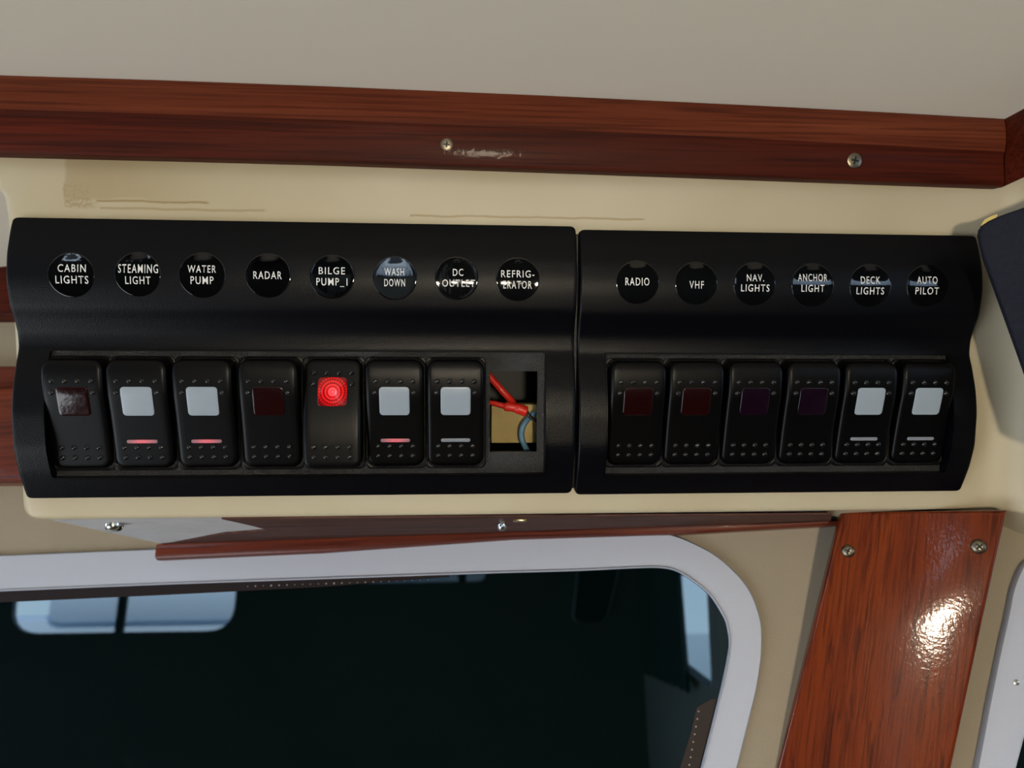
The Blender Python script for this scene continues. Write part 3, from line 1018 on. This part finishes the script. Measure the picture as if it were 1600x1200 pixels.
tag(tb, 'tiny brass tab under the console just right of the chrome pin', 'fitting')

# ------------------------------------------------------------------ left edge: rails on the window wall behind the console
def wall_board(name, px0, px1, ya, yb, th, mat, label, cat, bev=.002):
    a = wloc(px0, ya, th); b = wloc(px1, ya, th); c = wloc(px1, yb, th); d = wloc(px0, yb, th)
    me = slab(name, [d, c, b, a], th, bev)
    o = link_mesh(name, me, mat); o.matrix_world = WM
    return tag(o, label, cat)
wall_board('wall_rail', -240, 60, 571, 754, .012, M_LEDGE, 'red-brown horizontal wooden rail left of the console, lower of two', 'rail')
wall_board('wall_rail', -240, 60, 352, 492, .012, M_TRIM, 'dark brown wooden rail left of the console, upper of two', 'rail')
wall_board('wall_rail', -240, 60, 236, 350, .010, M_BOARD, 'tan wooden strip at the far left under the trim board', 'strip')

# ------------------------------------------------------------------ switch panels
PROF = [(0, .8), (.035, 2.6), (.07, 4.0), (.14, 6.2), (.21, 7.0), (.30, 5.9), (.36, 3.3), (.41, 1.7), (.446, 1.5), (.517, 4.0), (.62, 7.2), (.70, 8.2), (.79, 8.1), (.877, 6.2), (.95, 3.2), (1.0, .8)]
BASE = 1.2
PL = 2.2      # protrusion of the switch plate, mm
class Panel:
    pass
def make_panel(label, x0, x1, u0, u1, op, hole=None):
    """op = opening (xa, xb, ua, ub)"""
    P = Panel(); P.x0, P.x1, P.u0, P.u1 = x0, x1, u0, u1
    H = u1 - u0
    P.surf = lambda u: (interp(PROF, (u1 - u) / H) + BASE) * mm
    P.root = empty('switch_panel', FM, label, 'switch panel')
    xa, xb, ua, ub = op
    ee = [0, .0001, .0003, .0006, .001, .0016, .0025, .004]
    xs = sorted([x0 + e for e in ee] + [x1 - e for e in ee] + [xa, xb] + [x0 + .01, x1 - .01])
    us_ = sorted(set([round(u0 + H * k / 90, 7) for k in range(91)]))
    us_ = [u for u in us_ if abs(u - ua) > 5e-4 and abs(u - ub) > 5e-4] + [ua, ub]
    us_ = sorted(us_)
    RC, RE = 0.0022, 0.0010
    def pos(x, u):
        e = min(x - x0, x1 - x)
        dr = RC - sqrt(max(0, RC**2 - (RC - min(e, RC))**2))
        top, bot = u1 - dr, u0 + dr
        uu = bot + (u - u0) * (top - bot) / H
        p = P.surf(uu) - (RE - sqrt(max(0, RE**2 - (RE - min(e, RE))**2)))
        return (x, -p, uu)
    V = [pos(x, u) for u in us_ for x in xs]
    n = len(xs); F = []
    for j in range(len(us_) - 1):
        for i in range(n - 1):
            if xs[i] >= xa - 1e-7 and xs[i+1] <= xb + 1e-7 and us_[j] >= ua - 1e-7 and us_[j+1] <= ub + 1e-7: continue
            F.append((j*n + i, j*n + i + 1, (j+1)*n + i + 1, (j+1)*n + i))
    # outer rim down to the console face
    rim = [(0, i) for i in range(n)] + [(j, n-1) for j in range(1, len(us_))] + [(len(us_)-1, i) for i in range(n-2, -1, -1)] + [(j, 0) for j in range(len(us_)-2, 0, -1)]
    b = len(V)
    for j, i in rim:
        v = V[j*n + i]; V.append((v[0], 0.0, v[2]))
    for q in range(len(rim)):
        q2 = (q + 1) % len(rim)
        F.append((rim[q][0]*n + rim[q][1], rim[q2][0]*n + rim[q2][1], b + q2, b + q))
    # opening walls
    ia, ib = xs.index(xa), xs.index(xb); ja, jb = us_.index(ua), us_.index(ub)
    loop = [(ja, i) for i in range(ia, ib+1)] + [(j, ib) for j in range(ja+1, jb+1)] + [(jb, i) for i in range(ib-1, ia-1, -1)] + [(j, ia) for j in range(jb-1, ja, -1)]
    b = len(V)
    for j, i in loop:
        v = V[j*n + i]; V.append((v[0], -(PL - .8) * mm, v[2]))
    for q in range(len(loop)):
        q2 = (q + 1) % len(loop)
        F.append((loop[q][0]*n + loop[q][1], loop[q2][0]*n + loop[q2][1], b + q2, b + q))
    P.fascia = link_mesh('fascia', mesh_from('fascia', V, F, sharp=38), M_BLACK, P.root)
    # raised fine lip round the opening
    cx, cu = (xa + xb) / 2, (ua + ub) / 2
    V, F = [], []
    o1 = rrect((xb - xa)/2 + .0006, (ub - ua)/2 + .0006, .001, 2)
    seg = []
    # densify sides so that the lip follows the curve
    def dens(pts, m=14):
        out = []
        for i in range(len(pts)):
            a, c = pts[i], pts[(i+1) % len(pts)]
            L_ = sqrt((a[0]-c[0])**2 + (a[1]-c[1])**2)
            q = m if L_ > .01 else 1
            for s in range(q): out.append((a[0] + (c[0]-a[0])*s/q, a[1] + (c[1]-a[1])*s/q))
        return out
    oo = dens(o1); ii = dens(rrect((xb - xa)/2 - .0001, (ub - ua)/2 - .0001, .0008, 2))
    n = len(oo)
    for (ox, oz), (ix, iz) in zip(oo, ii):
        so, si = P.surf(cu + oz), P.surf(cu + iz)
        V += [(cx + ox, -so + .0001, cu + oz), (cx + ox*.9993, -so - .0003, cu + oz*.9985), (cx + ix, -si - .0003, cu + iz), (cx + ix, -si + .0006, cu + iz)]
    for i in range(n):
        j = (i+1) % n
        for q in range(3): F.append((i*4+q, j*4+q, j*4+q+1, i*4+q+1))
    link_mesh('opening_lip', mesh_from('opening_lip', V, F, sharp=30), M_ROCK, P.root)
    # switch plate with its cut-out
    bm = bmesh.new()
    def lo(pts):
        vs = [bm.verts.new((x, -PL*mm, u)) for x, u in pts]
        return [bm.edges.new((vs[i], vs[(i+1) % len(vs)])) for i in range(len(vs))]
    ed = lo([(xa-.0005, ua-.0005), (xb+.0005, ua-.0005), (xb+.0005, ub+.0005), (xa-.0005, ub+.0005)])
    if hole: 
        hp = [(hole[0], hole[2]), (hole[1], hole[2]), (hole[1], hole[3]), (hole[0], hole[3])]
        he = lo(hp); ed += he
    bmesh.ops.triangle_fill(bm, edges=ed, use_beauty=True)
    bmesh.ops.recalc_face_normals(bm, faces=bm.faces)
    me = bpy.data.meshes.new('switch_plate')
    if hole:
        r = bmesh.ops.extrude_edge_only(bm, edges=he)
        for v in [e for e in r['geom'] if isinstance(e, bmesh.types.BMVert)]: v.co.y += .0022
    bm.to_mesh(me); bm.free()
    link_mesh('switch_plate', me, M_PLATE, P.root)
    return P
e_ = .0012
def avg(*a): return sum(a) / len(a)
LP = make_panel('left black switch panel with eight round labels and an empty switch hole',
    avg(LX(20, 340, e_), LX(44, 778, e_)), avg(LX(897, 356, e_), LX(895, 768, e_)), avg(LU(45, 779, e_), LU(893, 768.5, e_)), avg(LU(20, 339, e_), LU(893, 355, e_)),
    (LX(76, 640, .006), LX(852, 640, .006), LU(500, 743, .005), LU(500, 549, .003)),
    (LX(765.5, 640, .0022), LX(839.5, 640, .0022), LU(800, 706, .0022), LU(800, 580, .0022)))
RP = make_panel('right black switch panel with six round labels from RADIO to AUTO PILOT',
    avg(LX(902, 358, e_), LX(899, 769, e_)), avg(LX(1523, 370, e_), LX(1500, 769, e_)), avg(LU(900, 769, e_), LU(1500, 769, e_)), avg(LU(905, 358, e_), LU(1523, 370, e_)),
    (LX(947, 640, .006), LX(1485, 640, .007), LU(1200, 740, .005), LU(1200, 554, .003)))

js = link_mesh('seam_shade_strip', box_mesh('seam_shade_strip', LP.x1 - .0008, RP.x0 + .0008, -.0011, 0, LP.u0 + .0018, LP.u1 - .0028), M_BLACK, LP.root)  # black strip added for the shade in the gap between the panels

# ------------------------------------------------------------------ round labels with their lettering
def text_mesh(s):
    cu = bpy.data.curves.new('t', 'FONT')
    cu.body = s
    cu.size = 1; cu.offset = 0.006; cu.resolution_u = 3; cu.space_character = 1.2
    to = bpy.data.objects.new('t', cu)
    me = bpy.data.meshes.new_from_object(to)
    bpy.data.objects.remove(to); bpy.data.curves.remove(cu)
    return me
def glyph_h(s):
    return None
CAPH = None
def caps_range():
    me = text_mesh('H'); ys = [v.co.y for v in me.vertices]
    bpy.data.meshes.remove(me); return min(ys), max(ys)
CAPLO, CAPHI = caps_range()
def sticker(P, cx, cy, r, lines):
    p = P.surf(LU(cx, cy, .008))
    x, u = loc(cx, cy, p)
    rr = r / 4.05 * mm
    rr = abs(LX(cx + r, cy, p) - LX(cx - r, cy, p)) / 2
    V, F = [], []
    n, rings = 36, [(0.0, .00012), (.25, .00012), (.5, .00012), (.75, .00012), (.93, .00012), (.975, .00016), (.99, .00010), (1.0, -.00012)]
    for t, h in rings:
        for k in range(n):
            a = 2*pi*k/n; xx = rr*t*cos(a); uu = rr*t*sin(a)
            V.append((xx, -(P.surf(u + uu) - p + h), uu))
    for i in range(1, len(rings) - 1):
        for k in range(n): F.append((i*n+k, i*n+(k+1) % n, (i+1)*n+(k+1) % n, (i+1)*n+k))
    V[0] = (0, -.00012, 0)
    for k in range(n): F.append((0, n + k, n + (k+1) % n))
    st = link_mesh('label_disc', mesh_from('label_disc', V, F, sharp=60), M_STICK, P.root, T((x, -p, u)))
    st['label'] = 'round glossy black label reading ' + ' '.join(l[0] for l in lines)
    for s, xa, xb, ya, yb in lines:
        me = text_mesh(s)
        X0 = min(v.co.x for v in me.vertices); X1 = max(v.co.x for v in me.vertices)
        x0, _ = loc(xa, (ya+yb)/2, p); x1, _ = loc(xb, (ya+yb)/2, p)
        u1_ = LU((xa+xb)/2, ya, p); u0_ = LU((xa+xb)/2, yb, p)
        for v in me.vertices:
            gx = x0 + (v.co.x - X0) / (X1 - X0) * (x1 - x0)
            gu = u0_ + (v.co.y - CAPLO) / (CAPHI - CAPLO) * (u1_ - u0_)
            v.co = Vector((gx - x, -(P.surf(gu) - p + .00020), gu - u))
        me.name = 'lettering'
        o = link_mesh('lettering', me, M_INK, st)
        o['label'] = 'white lettering ' + s
for a in [(LP, 111, 429, 37, [('CABIN', 90, 134, 413, 425), ('LIGHTS', 87, 138.5, 431, 443)]),
          (LP, 215, 428, 36.5, [('STEAMING', 184.5, 247, 413, 426.5), ('LIGHT', 196, 235.5, 432, 444)]),
          (LP, 316, 429.5, 37, [('WATER', 293, 337.5, 414.5, 426), ('PUMP', 298, 334, 432, 444)]),
          (LP, 419, 430, 36, [('RADAR', 396, 440.5, 424, 436)]),
          (LP, 519, 432, 35.5, [('BILGE', 498, 539, 417.5, 428.5), ('PUMP_1', 494.5, 543, 434.5, 446)]),
          (LP, 617, 434, 35, [('WASH', 600.5, 631.5, 419, 430.5), ('DOWN', 600.5, 633, 436, 447.5)]),
          (LP, 713.5, 434.5, 34.5, [('DC', 707.5, 724, 420, 431), ('OUTLET', 691, 742, 437, 448)]),
          (LP, 809, 436, 34.5, [('REFRIG-', 783, 835, 422.5, 433.5), ('ERATOR', 786.5, 831, 439, 451)]),
          (RP, 996, 440.5, 34, [('RADIO', 977, 1014.5, 434, 446)]),
          (RP, 1088, 442, 33.5, [('VHF', 1077, 1099.5, 439, 451)]),
          (RP, 1179, 443, 33.5, [('NAV.', 1167, 1194, 428.5, 439.5), ('LIGHTS', 1157.7, 1202, 444.5, 455.5)]),
          (RP, 1270, 445, 33.5, [('ANCHOR', 1247, 1293, 428, 439.5), ('LIGHT', 1252, 1288, 445, 456)]),
          (RP, 1360, 446, 33, [('DECK', 1345, 1375.5, 432, 443.5), ('LIGHTS', 1338, 1381, 449, 460)]),
          (RP, 1449, 447, 32.5, [('AUTO', 1433, 1465, 432, 443.5), ('PILOT', 1430, 1466.5, 449, 460)])]:
    sticker(*a)

# ------------------------------------------------------------------ rocker switches
H_UP = [(-21, 1.8), (-20, 2.0), (-10.5, 3.6), (0, 5.7), (5, 6.9), (9, 7.7), (14.7, 8.0), (18, 7.7), (21, 6.8)]
H_DN = [(-21, 7.4), (-18, 8.0), (-11, 8.0), (-5, 7.6), (0, 6.9), (6, 5.6), (14, 3.6), (21, 2.0)]
def rocker_mesh(tab, name):
    A, B, R = 10.9, 20.8, 4.0
    h = lambda v: interp(tab, v)
    V, F, n = [], [], 0
    ins = [(0, None), (0, 2.2), (.12, 1.2), (.35, .65), (.75, .25), (1.3, .06), (2.0, 0), (3.5, 0), (5, 0), (6.5, 0), (8, 0), (9.5, 0), (10.85, 0)]
    for t, d in ins:
        ring = rrect(A - t, B - t, max(R - t, .05), 5)
        # densify the long sides so that the crown is smooth
        ds = []
        for i in range(len(ring)):
            a, c = ring[i], ring[(i+1) % len(ring)]
            q = {5: 8, 11: 14, 17: 8, 23: 14}.get(i, 1)
            for s in range(q): ds.append((a[0] + (c[0]-a[0])*s/q, a[1] + (c[1]-a[1])*s/q))
        n = len(ds)
        for x, v in ds:
            z = 0.1 if d is None else max(h(v) - d, .3)
            V.append((x*mm, -z*mm, v*mm))
    for i in range(len(ins) - 1):
        for k in range(n): F.append((i*n+k, i*n+(k+1) % n, (i+1)*n+(k+1) % n, (i+1)*n+k))
    F.append(tuple((len(ins)-1)*n + k for k in range(n)))
    return mesh_from(name, V, F, sharp=60)
def pad_mesh(tab, name, cx, cv, a, b, r, lift, dome=0.0):
    h = lambda v: interp(tab, v)
    V, F = [], []
    m_ = min(a, b)
    ins = [(0, -.4), (0, -.12), (.12, -.03), (.3, 0)]
    t = .3 + (m_ - .3) / 9
    while t < m_ * .99:
        ins.append((t, 0)); t += (m_ - .3) / 9
    ins.append((m_ * .985, 0))
    for t, d in ins:
        ring = rrect(a - t, b - t, max(r - t, .02), 4)
        ds = []
        for i in range(len(ring)):
            p, c = ring[i], ring[(i+1) % len(ring)]
            q = 6 if i % 5 == 4 else 1
            for s_ in range(q): ds.append((p[0] + (c[0]-p[0])*s_/q, p[1] + (c[1]-p[1])*s_/q))
        n = len(ds)
        for x, v in ds:
            dm = dome * (1 - (x/a)**2) * (1 - (v/b)**2)
            V.append(((cx+x)*mm, -(h(cv+v) + lift + d + dm)*mm, (cv+v)*mm))
    for i in range(len(ins) - 1):
        for k in range(n): F.append((i*n+k, i*n+(k+1) % n, (i+1)*n+(k+1) % n, (i+1)*n+k))
    F.append(tuple((len(ins)-1)*n + k for k in range(n)))
    return mesh_from(name, V, F, sharp=50)
def bump_mesh():
    V, F, n = [], [], 12
    prof = [(1.12, -.1), (1.0, .05), (.85, .3), (.6, .5), (.3, .6)]
    for a, z in prof:
        for k in range(n): V.append((a*cos(2*pi*k/n)*mm, -z*mm, a*sin(2*pi*k/n)*mm))
    for i in range(len(prof)-1):
        for k in range(n): F.append((i*n+k, i*n+(k+1) % n, (i+1)*n+(k+1) % n, (i+1)*n+k))
    F.append(tuple((len(prof)-1)*n + k for k in range(n)))
    return mesh_from('grip_bump', V, F, sharp=60)
ME_UP, ME_DN = rocker_mesh(H_UP, 'rocker_up'), rocker_mesh(H_DN, 'rocker_down')
ME_LUP = {m.name: None for m in (M_LWHITE, M_LRED, M_LREFL)}
for m in (M_LWHITE, M_LRED, M_LREFL):
    q = pad_mesh(H_UP, 'lens_' + m.name, 0, 5.2, 5.6, 5.45, 1.3, .3, .12); q.materials.append(m); ME_LUP[m.name] = q
ME_LDN = pad_mesh(H_DN, 'lens_lit', 0, 8.6, 5.4, 5.3, 1.4, .25, .5); ME_LDN.materials.append(M_GLOW)
ME_BARS = {}
for m in (M_BARW, M_BARR):
    q = pad_mesh(H_UP, 'bar_' + m.name, 0, -10.2, 5.6, .68, .65, .3, 0); q.materials.append(m); ME_BARS[m.name] = q
ME_BUMP = bump_mesh()
# bezel ring round the rocker on the plate
V, F = ring_frame([(x*mm, z*mm) for x, z in rrect(11.75, 21.6, 2.2, 3)], [(x*mm, z*mm) for x, z in rrect(11.2, 21.0, 3.6, 3)], [(0, 0), (0, .0009), (.5, .0011), (1, .0009), (1, 0)])
ME_BEZ = mesh_from('bezel', V, F, sharp=35)
BUMPS_T = [(-6.9, 12.8), (-2.3, 12.8), (2.3, 12.8), (6.9, 12.8), (-7.2, 8.6), (7.2, 8.6)]
BUMPS_B = [(x, v) for v in (-12.4, -16.2) for x in (-6.6, -2.2, 2.2, 6.6)]
def rocker(px, group, label, lens, bar, down=False, P=LP):
    tab = H_DN if down else H_UP
    x, _ = loc(px, 625, .0100 if not down else .008)
    _, u = loc(px, 646.5, .008)
    u = (P.ucen if hasattr(P, 'ucen') else u)
    root = empty('rocker_switch', FM @ T((x, -PL*mm, u)), label, 'rocker switch', group)
    link_mesh('rocker', ME_DN if down else ME_UP, M_ROCK, root)
    link_mesh('bezel', ME_BEZ, M_ROCK, root)
    ln = link_mesh('lens', ME_LDN if down else ME_LUP[lens.name], None, root)
    ln['label'] = {'milky_white_lens': 'square milky white lens', 'dark_red_lens': 'unlit dark red lens', 'violet_reflection_lens': 'unlit dark lens with a violet reflection in its colour'}[lens.name] if not down else 'glowing red lens'
    if bar:
        br_ = link_mesh('indicator_bar', ME_BARS[bar.name], None, root)
        br_['label'] = 'narrow pink-red indicator bar' if bar is M_BARR else 'narrow pale grey indicator bar'
    for bx, bv in ([(x_, v_ + 2.6) for x_, v_ in BUMPS_T] + [(x_, v_ + .5) for x_, v_ in BUMPS_B] if down else BUMPS_T + BUMPS_B):
        sl = (interp(tab, bv + .5) - interp(tab, bv - .5))
        link_mesh('grip_bump', ME_BUMP, M_BUMP, root, T((bx*mm, -interp(tab, bv)*mm, bv*mm)) @ Matrix.Rotation(-math.atan(sl), 4, 'X'))
    return root
LP.ucen = LU(500, 648, .008); RP.ucen = LU(1200, 647.5, .008)
GL, GR = 'rocker switches in the left panel', 'rocker switches in the right panel'
rocker(112.5, GL, 'rocker switch with unlit dark red lens, leftmost, below CABIN LIGHTS', M_LRED, None)
rocker(213, GL, 'rocker switch with white lens and pink bar below STEAMING LIGHT', M_LWHITE, M_BARR)
rocker(315.5, GL, 'rocker switch with white lens and pink bar below WATER PUMP', M_LWHITE, M_BARR)
rocker(418.5, GL, 'rocker switch with unlit dark red lens below RADAR', M_LRED, None)
rocker(519, GL, 'rocker switch with glowing red lens, the only lit one, below BILGE PUMP_1', M_LRED, None, True)
rocker(616, GL, 'rocker switch with white lens and pink bar below WASH DOWN', M_LWHITE, M_BARR)
rocker(712, GL, 'rocker switch with white lens and pale grey bar beside the empty hole', M_LWHITE, M_BARW)
rocker(998, GR, 'rocker switch with unlit dark red lens below RADIO', M_LRED, None, P=RP)
rocker(1089, GR, 'rocker switch with unlit dark red lens below VHF', M_LRED, None, P=RP)
rocker(1181, GR, 'rocker switch with unlit dark lens coloured with a violet reflection below NAV. LIGHTS', M_LREFL, None, P=RP)
rocker(1272, GR, 'rocker switch with dark lens catching a reflection below ANCHOR LIGHT', M_LREFL, None, P=RP)
rocker(1361.5, GR, 'rocker switch with white lens and grey bar below DECK LIGHTS', M_LWHITE, M_BARW, P=RP)
rocker(1451.5, GR, 'rocker switch with white lens and grey bar, rightmost, below AUTO PILOT', M_LWHITE, M_BARW, P=RP)

# ------------------------------------------------------------------ wires seen through the empty switch hole
def fpt(px, py, p):
    x, u = loc(px, py, p); return FM @ Vector((x, -p, u))
def wire(name, pts, r, mat, label, cat='wire', extra=None):
    me = tube_mesh(name, smooth_path([fpt(*q) for q in pts]), r, 12)
    o = link_mesh(name, me, mat); return tag(o, label, cat)
wire('red_wire', [(745, 566, -.008), (772, 596, -.006), (785, 611, -.005), (799, 626, -.006), (808, 640, -.012)], .0014, M_REDW, 'red wire slanting down behind the empty switch hole, upper of two')
cn = empty('wire_connector', I4, 'red insulated spade connector across the empty switch hole', 'connector')
link_mesh('sleeve', tube_mesh('sleeve', smooth_path([fpt(748, 625, -.006), fpt(772, 630.5, -.0045), fpt(790, 635, -.0035), fpt(808, 638, -.003), fpt(823, 643.5, -.003)]), [.0009]*8 + [.0011]*8 + [.0018]*8 + [.0021]*8 + [.0019], 12), M_REDW, cn)
link_mesh('terminal', tube_mesh('terminal', smooth_path([fpt(820, 641, -.003), fpt(827, 650, -.003), fpt(838, 658, -.004), fpt(850, 662, -.006)]), [.0010]*5 + [.0007]*20, 8), M_STEEL, cn)['label'] = 'bare metal tip'
wire('blue_wire', [(836, 645, -.010), (825, 655, -.008), (817, 667, -.007), (815, 681, -.007), (819, 695, -.007), (828, 712, -.010)], .00115, M_BLUEW, 'grey-blue wire curving down inside the empty switch hole')
a, c = loc(768, 632, -.014), loc(850, 692, -.014)
o = link_mesh('wooden_block', box_mesh('wooden_block', a[0], c[0], .014, .024, c[1], a[1], .0004), M_BOARD); o.matrix_world = FM
tag(o, 'raw tan plywood block seen deep inside the empty switch hole', 'block')

# ------------------------------------------------------------------ navy padded panel at the right edge
nvec = (E3 * -1 + EX * -0.55).normalized()
nt_ = (EX * 1 - nvec * EX.dot(nvec)).normalized()
nu_ = nt_.cross(nvec)
if nu_.z < 0: nu_ = -nu_
NP0 = at_depth(1570, 430, 0.283)
NM = Matrix(((nt_.x, -nvec.x, nu_.x, NP0.x), (nt_.y, -nvec.y, nu_.y, NP0.y), (nt_.z, -nvec.z, nu_.z, NP0.z), (0, 0, 0, 1)))
def nloc(px, py):
    q = NM.inverted() @ on_plane(px, py, NP0, nvec); return q.x, q.z
npx = [(1800, 250), (1700, 286), (1640, 309), (1600, 324), (1575, 332.5), (1558, 339), (1545, 345), (1536, 351), (1531.5, 358), (1530, 367), (1532.5, 380), (1538.5, 404), (1555, 449), (1591, 548.7), (1602, 580), (1640, 690), (1800, 760)]
bm = bmesh.new()
vs = [bm.verts.new((x, 0, z)) for x, z in [nloc(*p) for p in npx]]
f = bm.faces.new(vs)
r = bmesh.ops.extrude_face_region(bm, geom=[f])
for v in [e for e in r['geom'] if isinstance(e, bmesh.types.BMVert)]: v.co.y = 0.006
bmesh.ops.recalc_face_normals(bm, faces=bm.faces)
ed = [e for e in bm.edges if all(abs(v.co.y) < 1e-9 for v in e.verts)]
bmesh.ops.bevel(bm, geom=ed, offset=0.0012, segments=3, affect='EDGES', profile=0.5)
me = bpy.data.meshes.new('padded_panel'); bm.to_mesh(me); bm.free(); me.shade_smooth(); me.set_sharp_from_angle(angle=radians(40))
pad = empty('padded_panel', NM, 'dark navy fabric-covered panel with rounded corner at the right edge', 'panel')
link_mesh('cover', me, M_NAVY, pad)
fo = [nloc(*p) for p in [(1533, 352), (1540, 342), (1552, 336), (1560, 334), (1556, 343), (1542, 351)]]
me = mesh_from('foam_edge', [(x, .0012, z) for x, z in fo] + [(x, .004, z) for x, z in fo], [tuple(range(6))] + [(i, (i+1) % 6, 6 + (i+1) % 6, 6 + i) for i in range(6)], smooth=False)
link_mesh('foam_edge', me, M_FOAM, pad)['label'] = 'yellow foam showing at the corner'

# ------------------------------------------------------------------ cabin lamp on the wall behind the camera
print('CP', cP, cC)
LPOS = Vector((0.11, cP.y + 0.0, 1.32))
lm = empty('cabin_lamp', T(LPOS) @ Matrix.Rotation(pi, 4, 'Z'), 'round warm-lit cabin lamp on the wall behind the camera', 'lamp')
V, F, n = [], [], 32
M_LAMP = plain('lit_lamp_glass', (0.9, 0.85, 0.7), 0.4, emit=(1.0, 0.86, 0.64), estr=LAMP_POWER)
for a, h in [(1, .004), (.98, .012), (.85, .018), (.5, .024), (.05, .026)]:
    for k in range(n): V.append((.037*a*cos(2*pi*k/n), -h, .037*a*sin(2*pi*k/n)))
for i in range(4):
    for k in range(n): F.append((i*n+k, i*n+(k+1) % n, (i+1)*n+(k+1) % n, (i+1)*n+k))
F.append(tuple(4*n + k for k in range(n)))
link_mesh('lamp_glass', mesh_from('lamp_glass', V, F), M_LAMP, lm)
V, F = ring_frame([(.05*cos(2*pi*k/n), .05*sin(2*pi*k/n)) for k in range(n)], [(.0375*cos(2*pi*k/n), .0375*sin(2*pi*k/n)) for k in range(n)], [(0, 0), (0, .01), (.5, .014), (1, .012), (1, 0)])
link_mesh('lamp_ring', mesh_from('lamp_ring', V, F, sharp=40), M_CHROME, lm)

# ------------------------------------------------------------------ cabin furniture and the marina, seen only as reflections in the tinted pane
bench = empty('cabin_settee', Mf @ T((0.5, 0, 0)), 'grey-green upholstered settee along the far cabin wall', 'settee')
M_UPH = plain('grey_green_vinyl', (0.42, 0.50, 0.47), 0.6, var=(8, .8))
link_mesh('seat', box_mesh('seat', 0, 1.9, -.62, -.08, .30, .46, .03), M_UPH, bench)
link_mesh('backrest', box_mesh('backrest', 0, 1.9, -.20, -.03, .46, 1.38, .03), M_UPH, bench)
link_mesh('plinth', box_mesh('plinth', 0.02, 1.88, -.56, -.04, 0, .30), M_TRIM, bench)
M_SAIL = plain('blue_canvas', (0.10, 0.24, 0.42), 0.7)
M_HULL = plain('white_gelcoat', (0.75, 0.76, 0.78), 0.35)
M_RED = plain('red_canvas', (0.45, 0.08, 0.04), 0.7)
wat = mesh_from('water', [(-90, -90, -.3), (90, -90, -.3), (90, 90, -.3), (-90, 90, -.3)], [(0, 1, 2, 3)], smooth=False)
tag(link_mesh('water', wat, plain('harbour_water', (0.02, 0.05, 0.07), 0.12, bump=(1.5, .5, .1))), kind='structure')
def boat(dist, px, length, cabcol, lab, deckcol, dh=1.72):
    a = glassref(px, 960, dist); a.z = -.3
    M = T(a) @ Matrix.Rotation(atan2(far_dir.y, far_dir.x), 4, 'Z')
    r_ = empty('moored_boat', M, lab, 'boat')
    V, F = [], []
    for i in range(9):
        t = i / 8; w_ = 1.0 * (1 - (abs(t - .4) / .62) ** 2.4) + .04; x_ = (t - .5) * length
        for y_, z_ in ((-w_, 1.3 + t*.35), (-w_*.75, .5), (0, .1), (w_*.75, .5), (w_, 1.3 + t*.35)): V.append((x_, y_, z_))
    for i in range(8):
        for q in range(4): F.append((i*5+q, (i+1)*5+q, (i+1)*5+q+1, i*5+q+1))
        F.append((i*5+4, (i+1)*5+4, (i+1)*5, i*5))
    F += [(0, 1, 2, 3, 4), (40, 41, 42, 43, 44)]
    link_mesh('hull', mesh_from('hull', V, F, sharp=35), M_HULL, r_)
    link_mesh('cabin', box_mesh('cabin', -length*.25, length*.18, -.5, .5, 1.4, 1.98, .12), M_HULL, r_)
    link_mesh('deck_cover', box_mesh('deck_cover', -length*.48, length*.44, -.92, .92, 1.45, dh, .1), deckcol, r_)
    link_mesh('canopy', box_mesh('canopy', -length*.36, -length*.02, -.56, .56, 1.9, 2.3, .1), cabcol, r_)
    link_mesh('mast', tube_mesh('mast', [(length*.1, 0, 1.8), (length*.1, 0, 9)], .06, 8), M_ALU, r_)
    return r_
boat(6.5, 90, 6, M_HULL, 'white moored boat with blue deck cover, nearest of the reflected boats', M_SAIL)
boat(9, 330, 6, M_RED, 'white moored boat with red canopy, middle of the reflected boats', M_HULL)
boat(15, 180, 8, M_RED, 'white moored boat with red canopy, furthest of the reflected boats', M_SAIL)
